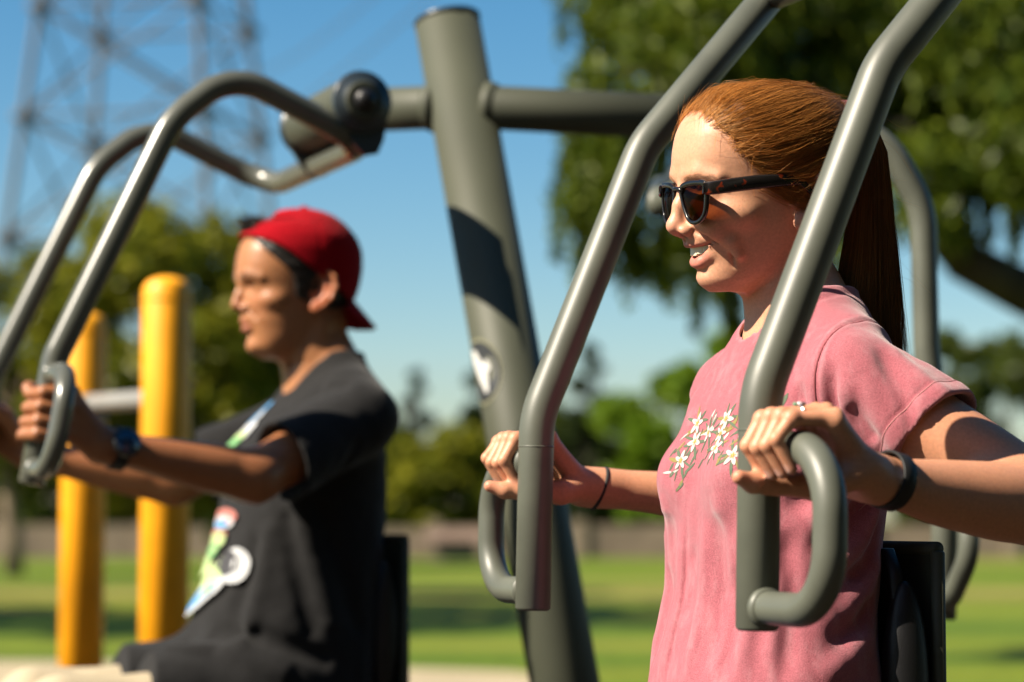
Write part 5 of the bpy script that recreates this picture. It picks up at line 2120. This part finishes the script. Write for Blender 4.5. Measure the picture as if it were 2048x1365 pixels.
def m_hand(P):
    d = None
    for dz, k in M_FIN:
        fg = chain(P, m_fing(dz, k), [12, 10.8, 9.6, 8.4], 3)
        d = fg if d is None else np.minimum(d, fg)
    pal = None
    for dz, k in M_FIN:
        c = cap(P, (M_WRI[0] + 10, M_WRI[1] + 2, M_WRI[2] + 4 + dz * .4), (GF - 30, GS + 31, GZ + dz), 17, 13)
        pal = c if pal is None else smin(pal, c, 10)
    d = smin(d, pal, 8)
    th = chain(P, [(425, 288, -142), (458, 262, -100), (492, 246, -82), (516, 256, -78), (522, 272, -78)], [18, 15, 12, 10.5, 8], 5)
    return smin(d, th, 9)


def m_arm(P):
    s, e, w = (np.array(q, f32) for q in (M_SHO, M_ELB, M_WRI))
    L = lambda t: e + (w - e) * t
    d = limb_sdf(P, s, e, [0, .45, 1], [56, 47, 39])
    fo = limb_sdf(P, e, w, [0, .2, .5, .8, 1], [39, 40.5, 35, 27.5, 25])
    return smin(smin(d, fo, 22), ell(P, L(.98), (26, 25, 28)), 12)


M_SHIRTL = Loft(
    z=[-620, -560, -500, -400, -314, -230, -160, -110, -70, -40, -15, 5],
    front=[240, 222, 198, 166, 140, 124, 106, 72, 36, 16, 3, -6],
    back=[-95, -105, -116, -124, -130, -132, -130, -124, -118, -112, -106, -102],
    width=[200, 200, 195, 188, 185, 185, 186, 176, 142, 106, 86, 72],
    cen=[70, 60, 45, 30, 15, 5, -6, -20, -35, -45, -50, -52],
    pf=[2.3] * 12, pb=[2.5] * 12)
MS0, MSE = np.array(M_SHO, f32), np.array(M_ELB, f32)
MAD = (MSE - MS0) / np.linalg.norm(MSE - MS0)
MSL_N = MAD + np.array([.1, 0, .12], f32)
MSL_N /= np.linalg.norm(MSL_N)
MSL_END = 178.


def m_shirt_smooth(P):
    d = M_SHIRTL(P)
    d = smin(d, ell(P, (52, 70, -180), (60, 66, 60)), 30)
    d = smin(d, chain(P, [(-52, 60, -66), (-48, 120, -84), MS0], [56, 54, 60], 22), 28)
    d = smin(d, cap(P, MS0 - MAD * 6, MS0 + MAD * 200, 60, 68), 18)
    d = smin(d, chain(P, [(60, 88, -560), (275, 96, -572)], [92, 80], 20), 40)
    return d


def m_open(P):
    u, v = (P[:, 0] + 36) / 66, P[:, 1] / 68
    nc = np.where(P[:, 2] > -130, (1 - np.sqrt(u * u + v * v + 1e-6)) * 66, -200)
    q = P - MS0
    al = q @ MAD
    far_ = np.einsum('ij,ij->i', q, q) - al * al > 105 ** 2
    sc_ = np.where((P[:, 1] > 150) & ~far_, q @ MSL_N - MSL_END, -200)
    return nc, sc_


def m_skin(P0):
    P = mirror(P0)
    d = boxed(P, (-150, -1, -200), (130, 300, 130), lambda Q: smin(smin(chain(Q, [(-16, 0, 60), (-22, 0, 5), (-34, 0, -50), (-44, 0, -110)], [60, 57, 60, 74], 20), cap(Q, (-20, 52, 55), (8, 16, -95), 12, 10), 14), cap(Q, (-57, 32, -12), (-60, 150, -88), 32, 38), 34))
    hd = boxed(P, (-110, -1, -30), (150, 110, 260), m_face)
    hd = smin(hd, boxed(P, (-60, 40, 40), (45, 125, 170), lambda Q: ear_sdf(Q, (-3, 76, 106), 12, 1.2, .42)), 4)
    d = smin(d, hd, 12)
    d = smin(d, boxed(P, (-200, -1, -640), (260, 240, 0), lambda Q: M_SHIRTL(Q) + 14), 24)
    d = smin(d, boxed(P, (-160, 60, -330), (460, 400, 20), m_arm), 22)
    d = smin(d, boxed(P, (370, 200, -240), (600, 380, -20), m_hand), 10)
    nc, sc_ = m_open(P)
    m_ = (P[:, 2] < 25) & (P[:, 0] < 260) & (P[:, 1] < 330) & ~((P[:, 2] > -48) & (P[:, 0] > 30)) & ~((P[:, 2] > -10) & (P[:, 0] > -30))
    if m_.any():
        ex = np.clip(np.maximum(nc[m_] + 6, sc_[m_] + 10) / 8, 0, 1)
        d[m_] = np.where(ex >= 1, d[m_], np.maximum(d[m_], m_shirt_smooth(P[m_]) + 16 - 60 * ex))
    return d


def m_colour(V):
    P = mirror(V)
    base = np.tile(np.array([.40, .185, .088], f32), (len(V), 1))
    sm = lambda d, w: 1 / (1 + np.exp(np.clip(d / w, -30, 30)))

    def blend(m, c):
        nonlocal base
        m = np.clip(m, 0, 1)[:, None]
        base = base * (1 - m) + np.array(c, f32) * m
    blend(.5 * sm(ell(P, (118, 0, 84), (14, 15, 12)), 4), (.44, .16, .09))
    blend(.4 * sm(ell(P, (86, 40, 86), (22, 20, 18)), 6), (.44, .17, .09))
    blend(.75 * sm(ell(P, (-6, 80, 106), (34, 18, 44)), 4), (.50, .15, .075))
    up = chain(P, [(105.5, 0, 56.6), (105, 6, 57.4), (100, 15, 56), (88, 25, 53.5)], [4, 4.4, 3.6, 1.4])
    lo_ = chain(P, [(101.5, 0, 44.8), (100.5, 8, 45.3), (96, 16, 47.7), (88, 24, 52)], [5.2, 5.2, 4, 1.4])
    blend(.85 * sm(np.minimum(up, lo_), .7), (.36, .115, .085))
    br = chain(P, [(116, 12, 130), (113, 30, 134.5), (97, 50, 131)], [3.6, 4, 2.4])
    blend(.85 * sm(br, 1.2), (.03, .018, .012))
    blend(.6 * sm(ell(P, (99, 33, 115), (9, 12, 3.5)), 1), (.05, .03, .02))
    arms = ((P[:, 1] > 180) & (P[:, 2] < -60)).astype(f32)
    base *= (1 - arms[:, None] * np.array([.12, .2, .22], f32))
    return base * np.array([.84, .78, .70], f32)


M_SKIN2 = mat('skin_tan', (.4, .2, .1), .42, spec=.4, sss=.2, attr='Col', noise=(160, .08, 5), bump=(900, .15, .0006))
man = empty('person', tuple(MF.w((60, 0, -700))))
V, F4 = surface(lambda P: np.maximum(m_skin(P), -340 - P[:, 2]), (-170, -400, -350), (600, 400, 250), 3.2, slack=1.25)
mesh_obj('body', MF.w(V), F4, M_SKIN2, man, cols=m_colour(V))

# black T-shirt
MFOLD = []


def mfold(pts, wdt, amp):
    q = np.array([inv(MF, *p) for p in pts], f32)
    for _ in range(4):
        nv, dv = gradn(m_shirt_smooth, mirror(q), 2.)
        nv[:, 1] *= np.where(q[:, 1] < 0, -1, 1)
        q = (q - nv * dv[:, None]).astype(f32)
    MFOLD.append((q, wdt, amp))


mfold([(590, 1010, 185), (620, 1100, 185), (660, 1240, 185)], 16, 10)
mfold([(570, 1040, 180), (590, 1130, 180), (620, 1260, 180)], 14, -9)
mfold([(640, 1020, 185), (680, 1120, 185), (720, 1250, 180)], 14, -9)
mfold([(520, 1060, 160), (510, 1180, 160), (480, 1290, 160)], 16, 8)
mfold([(480, 1080, 140), (460, 1190, 140), (430, 1290, 140)], 14, -7)
mfold([(420, 1250, 110), (540, 1280, 160), (640, 1320, 180)], 16, -12)
mfold([(340, 1290, 100), (440, 1310, 130), (560, 1350, 170)], 16, 9)
mfold([(660, 770, 150), (640, 850, 190), (610, 920, 210)], 14, 6)
mfold([(700, 800, 180), (670, 880, 210), (640, 960, 220)], 13, -6)
mfold([(560, 810, 90), (520, 870, 90)], 14, -4)


def m_shell(P0):
    P = mirror(P0)
    d0 = m_shirt_smooth(P)
    d = d0.copy()
    near = np.abs(d0) < 26
    if near.any():
        Q = P0[near]
        a = vnoise(Q * [1, 1, .55], 46, 21) * 3.0 + vnoise(Q, 20, 22) * 1.0
        for pts, w_, am in MFOLD:
            m_ = np.all((Q > pts.min(0) - 2.4 * w_) & (Q < pts.max(0) + 2.4 * w_), axis=1)
            if not m_.any(): continue
            R = Q[m_]
            dd = np.full(len(R), 1e9, f32)
            for i in range(len(pts) - 1):
                ab = pts[i + 1] - pts[i]
                t = np.clip((R - pts[i]) @ ab / (ab @ ab), 0, 1)
                e = R - pts[i] - t[:, None] * ab
                dd = np.minimum(dd, np.einsum('ij,ij->i', e, e))
            a[m_] += am * np.exp(-dd / (w_ * w_))
        nc_ = m_open(P[near])[0]
        a += 1.4 * np.exp(-((nc_ + 8) / 8) ** 2) * (Q[:, 2] > -120)
        d[near] = d0[near] - a
    nc, sc_ = m_open(P)
    opening = np.minimum(-nc, -sc_)
    hollow = np.maximum(np.maximum(d, d0) + 6 + 4 * np.clip(opening / 25, 0, 1), opening - 60)
    r = np.maximum(np.maximum(d, -hollow), np.maximum(nc, sc_))
    r = np.maximum(r, P[:, 0] + P[:, 2] * .25 - 158)         # front hem on the lap
    r = smax(r, np.where(P0[:, 2] < -270, -108 - 20 * np.clip((P0[:, 2] + 320) / 50, 0, 1) - P0[:, 0], -60), 8)
    return np.maximum(r, -600 - P[:, 2])


M_BLKC = mat('charcoal_cotton', (.014, .0138, .0142), .95, spec=.1, sheen=.1, noise=(300, .3, 3), bump=(500, .4, .0012))
V, F4 = surface(m_shell, (-190, -340, -620), (400, 340, 30), 4.0, slack=1.3)
mshirt = mesh_obj('shirt', MF.w(V), F4, M_BLKC, man)
mshirt['label'] = 'charcoal black T-shirt with colourful chest print'
bvh2, _ = bvh_of(mshirt)
pr = Print(bvh2, MF, .002)
PM2 = [mat('print2_blue', (.06, .23, .46), .8), mat('print2_white', (.40, .41, .42), .8), mat('print2_green', (.12, .29, .11), .8), mat('print2_lime', (.33, .42, .19), .8), mat('print2_dark', (.03, .03, .035), .8), mat('print2_red', (.35, .12, .10), .8)]
blobs = [(528, 822, 30, 24, .9, 0), (512, 842, 30, 22, .9, 1), (508, 842, 16, 10, .9, 0), (492, 868, 34, 34, .6, 1), (478, 880, 26, 26, .4, 3), (500, 872, 14, 14, 0, 4), (470, 888, 30, 16, .2, 2),
         (452, 1034, 44, 26, 0, 5), (448, 1046, 44, 22, 0, 1), (446, 1050, 30, 12, 0, 0), (440, 1068, 44, 14, 0, 5), (434, 1088, 50, 34, .2, 3), (424, 1112, 54, 30, .3, 2), (414, 1136, 46, 34, .2, 3), (404, 1156, 36, 26, .4, 1),
         (438, 1146, 48, 40, .5, 3), (452, 1130, 20, 18, 0, 4), (474, 1134, 24, 56, .1, 1), (464, 1130, 18, 40, .1, 4), (420, 1176, 36, 26, .6, 3), (410, 1196, 66, 34, .6, 1), (406, 1198, 52, 20, .6, 0)]
for i, (px, py, L_, wd, a, m_) in enumerate(blobs):
    h = pr.spot(px, py)
    if h[0] is None: continue
    pts = [((1.2 if py < 950 else 1.7) * (L_ * .9) * math.cos(t) * math.cos(a) - wd * .55 * math.sin(t) * math.sin(a), (L_ * .9) * math.cos(t) * math.sin(a) + wd * .55 * math.sin(t) * math.cos(a)) for t in np.linspace(0, 2 * math.pi, 16, endpoint=False)]
    pr.shape(*h, pts, m_, .0004 * i)
pr.build('chest_print', PM2, mshirt)['kind'] = 'stuff'

# hair, cap
fh2 = spl([20, 45, 62, 80, 95, 112, 125, 140, 158, 175, 200, 240], [-70, -58, -42, -26, 30, 36, 38, 46, 66, 84, 100, 110])
capz = lambda P: P[:, 2] - (133 + .60 * P[:, 0] + 7 * np.exp(-((P[:, 0] - 60) / 40) ** 2))


def m_hair(P0):
    P = mirror(P0)
    d = M_HEADL(P) - 5.5 - vnoise(P0, 7, 4) * 1.4
    d = np.maximum(d, (P[:, 0] - fh2(P[:, 2])) * .6)
    return np.maximum(np.maximum(d, 48 - P[:, 2]), capz(P) - 6)


M_DHAIR = mat('dark_hair', (.012, .009, .007), .5, spec=.4, noise=(200, .4))
V, F4 = surface(m_hair, (-110, -95, 40), (120, 95, 250), 3.0, slack=1.8)
mh = mesh_obj('hair', MF.w(V), F4, M_DHAIR, man)
mh['label'] = 'short dark hair under the cap'
g = np.random.default_rng(9)
nt_ = 500
b0 = np.stack([g.normal(88, 7, nt_), g.normal(0, 14, nt_), g.normal(212, 4, nt_)], -1)
tq_ = np.linspace(0, 1, 8)[None, :, None]
dirv = np.stack([g.normal(.35, .35, nt_), g.normal(0, .4, nt_), g.uniform(.6, 1.1, nt_)], -1)
tuft = b0[:, None] + dirv[:, None] * 24 * tq_ + np.array([-1, 0, -.2]) * 10 * tq_ ** 2 * g.uniform(0, 1.6, nt_)[:, None, None]
strands('hair_tuft', MF.w(tuft.reshape(-1, 3)).reshape(nt_, 8, 3), np.full(nt_, .0008), M_DHAIR, man)
capo = empty('baseball_cap', tuple(MF.w((0, 0, 200))), man)
capo['label'] = 'red baseball cap worn backwards'


def cap_sdf(P0):
    P = mirror(P0)
    d = M_HEADL(P - np.array([-4, 0, 4], f32)) - 12
    d = smin(d, ell(P, (-4, 0, 172), (97, 82, 84)), 8)
    # six panels: shallow seams
    ang = np.arctan2(P0[:, 1], P0[:, 0] + 4)
    d = d + 1.4 * np.exp(-((np.abs(((ang / (math.pi / 3)) + 6.0) % 1 - .0) - .5) * 60) ** 2)
    sh = np.maximum(d, -(d + 4))
    sh = np.maximum(sh, -capz(P) + 4)
    # half round gap above the strap at the forehead
    gap = np.sqrt((P0[:, 1] / 1.0) ** 2 + (P0[:, 2] - 211) ** 2) - 27
    gap = np.maximum(np.maximum(gap, 211 - P0[:, 2]), 20 - P0[:, 0])
    return np.maximum(sh, -gap)


M_RED = mat('red_cap', (.26, .0012, .006), .9, spec=.08, sheen=.04, noise=(260, .2), bump=(500, .4, .001))
V, F4 = surface(cap_sdf, (-120, -100, 50), (125, 100, 275), 2.6, slack=1.6)
mesh_obj('crown_panels', MF.w(V), F4, M_RED, capo)


def brim(P):
    # curved bill at the nape, sloping down and back
    q = P - np.array([-88, 0, 96], f32)
    a = math.radians(48)
    u = -q[:, 0] * math.cos(a) - q[:, 2] * math.sin(a)
    v = -q[:, 0] * math.sin(a) + q[:, 2] * math.cos(a)
    v = v + (P[:, 1] / 78) ** 2 * 34
    r = np.sqrt(((u + 14) / 76) ** 2 + (P[:, 1] / 80) ** 2)
    return np.maximum(np.maximum((r - 1) * 60, np.abs(v) - 2.6), -u - 12) * .7


V, F4 = surface(brim, (-190, -95, 10), (-40, 95, 140), 2.6, slack=1.6)
mesh_obj('bill', MF.w(V), F4, M_RED, capo)
V, Fs = lathe([(0, 7), (3, 6.5), (5, 3), (5.5, .5)], (-2, 0, 256), (0, 0, 1), 16)
mesh_obj('button', MF.w(V), Fs, M_RED, capo)

# wrist watch
e_, w_ = np.array(M_ELB, float), np.array(M_WRI, float)
axn = (w_ - e_) / np.linalg.norm(w_ - e_)
wc = w_ - axn * 26
wt = empty('wrist_watch', tuple(MF.w(wc)), man)
wt['label'] = 'black round wrist watch with dark blue face on his left wrist'
band('watch_strap', wc, axn, 31, 31, 20, 3, M_RUBBER, MF, wt)
ow = np.array([.1, .95, .3]); ow -= axn * (ow @ axn); ow /= np.linalg.norm(ow)
V, Fs = lathe([(0, 21), (3, 23), (9, 23), (11, 21), (11, 18)], wc + ow * 28, ow, 32)
mesh_obj('watch_case', MF.w(V), Fs, mat('watch_black', (.01, .01, .011), .3, coat=.4), wt)
V, Fs = lathe([(0, 18), (.6, 17.5)], wc + ow * 39.2, ow, 32)
mesh_obj('watch_face', MF.w(V), Fs, mat('watch_blue', (.010, .025, .07), .12, coat=.8), wt)
M_BEIGE = mat('beige_twill', (.36, .30, .20), .9, noise=(200, .12), bump=(400, .3, .001))
legs(MF, man, 'trousers', M_BEIGE, (40, 96, -600), (425, 112, -598), (455, 112, -1030), (80, 66, 52), 6, 'beige trousers on the bent knees', M_SHOE)
tag(man, 'man in red backwards cap and charcoal T-shirt, arms stretched to the handles', 'person')
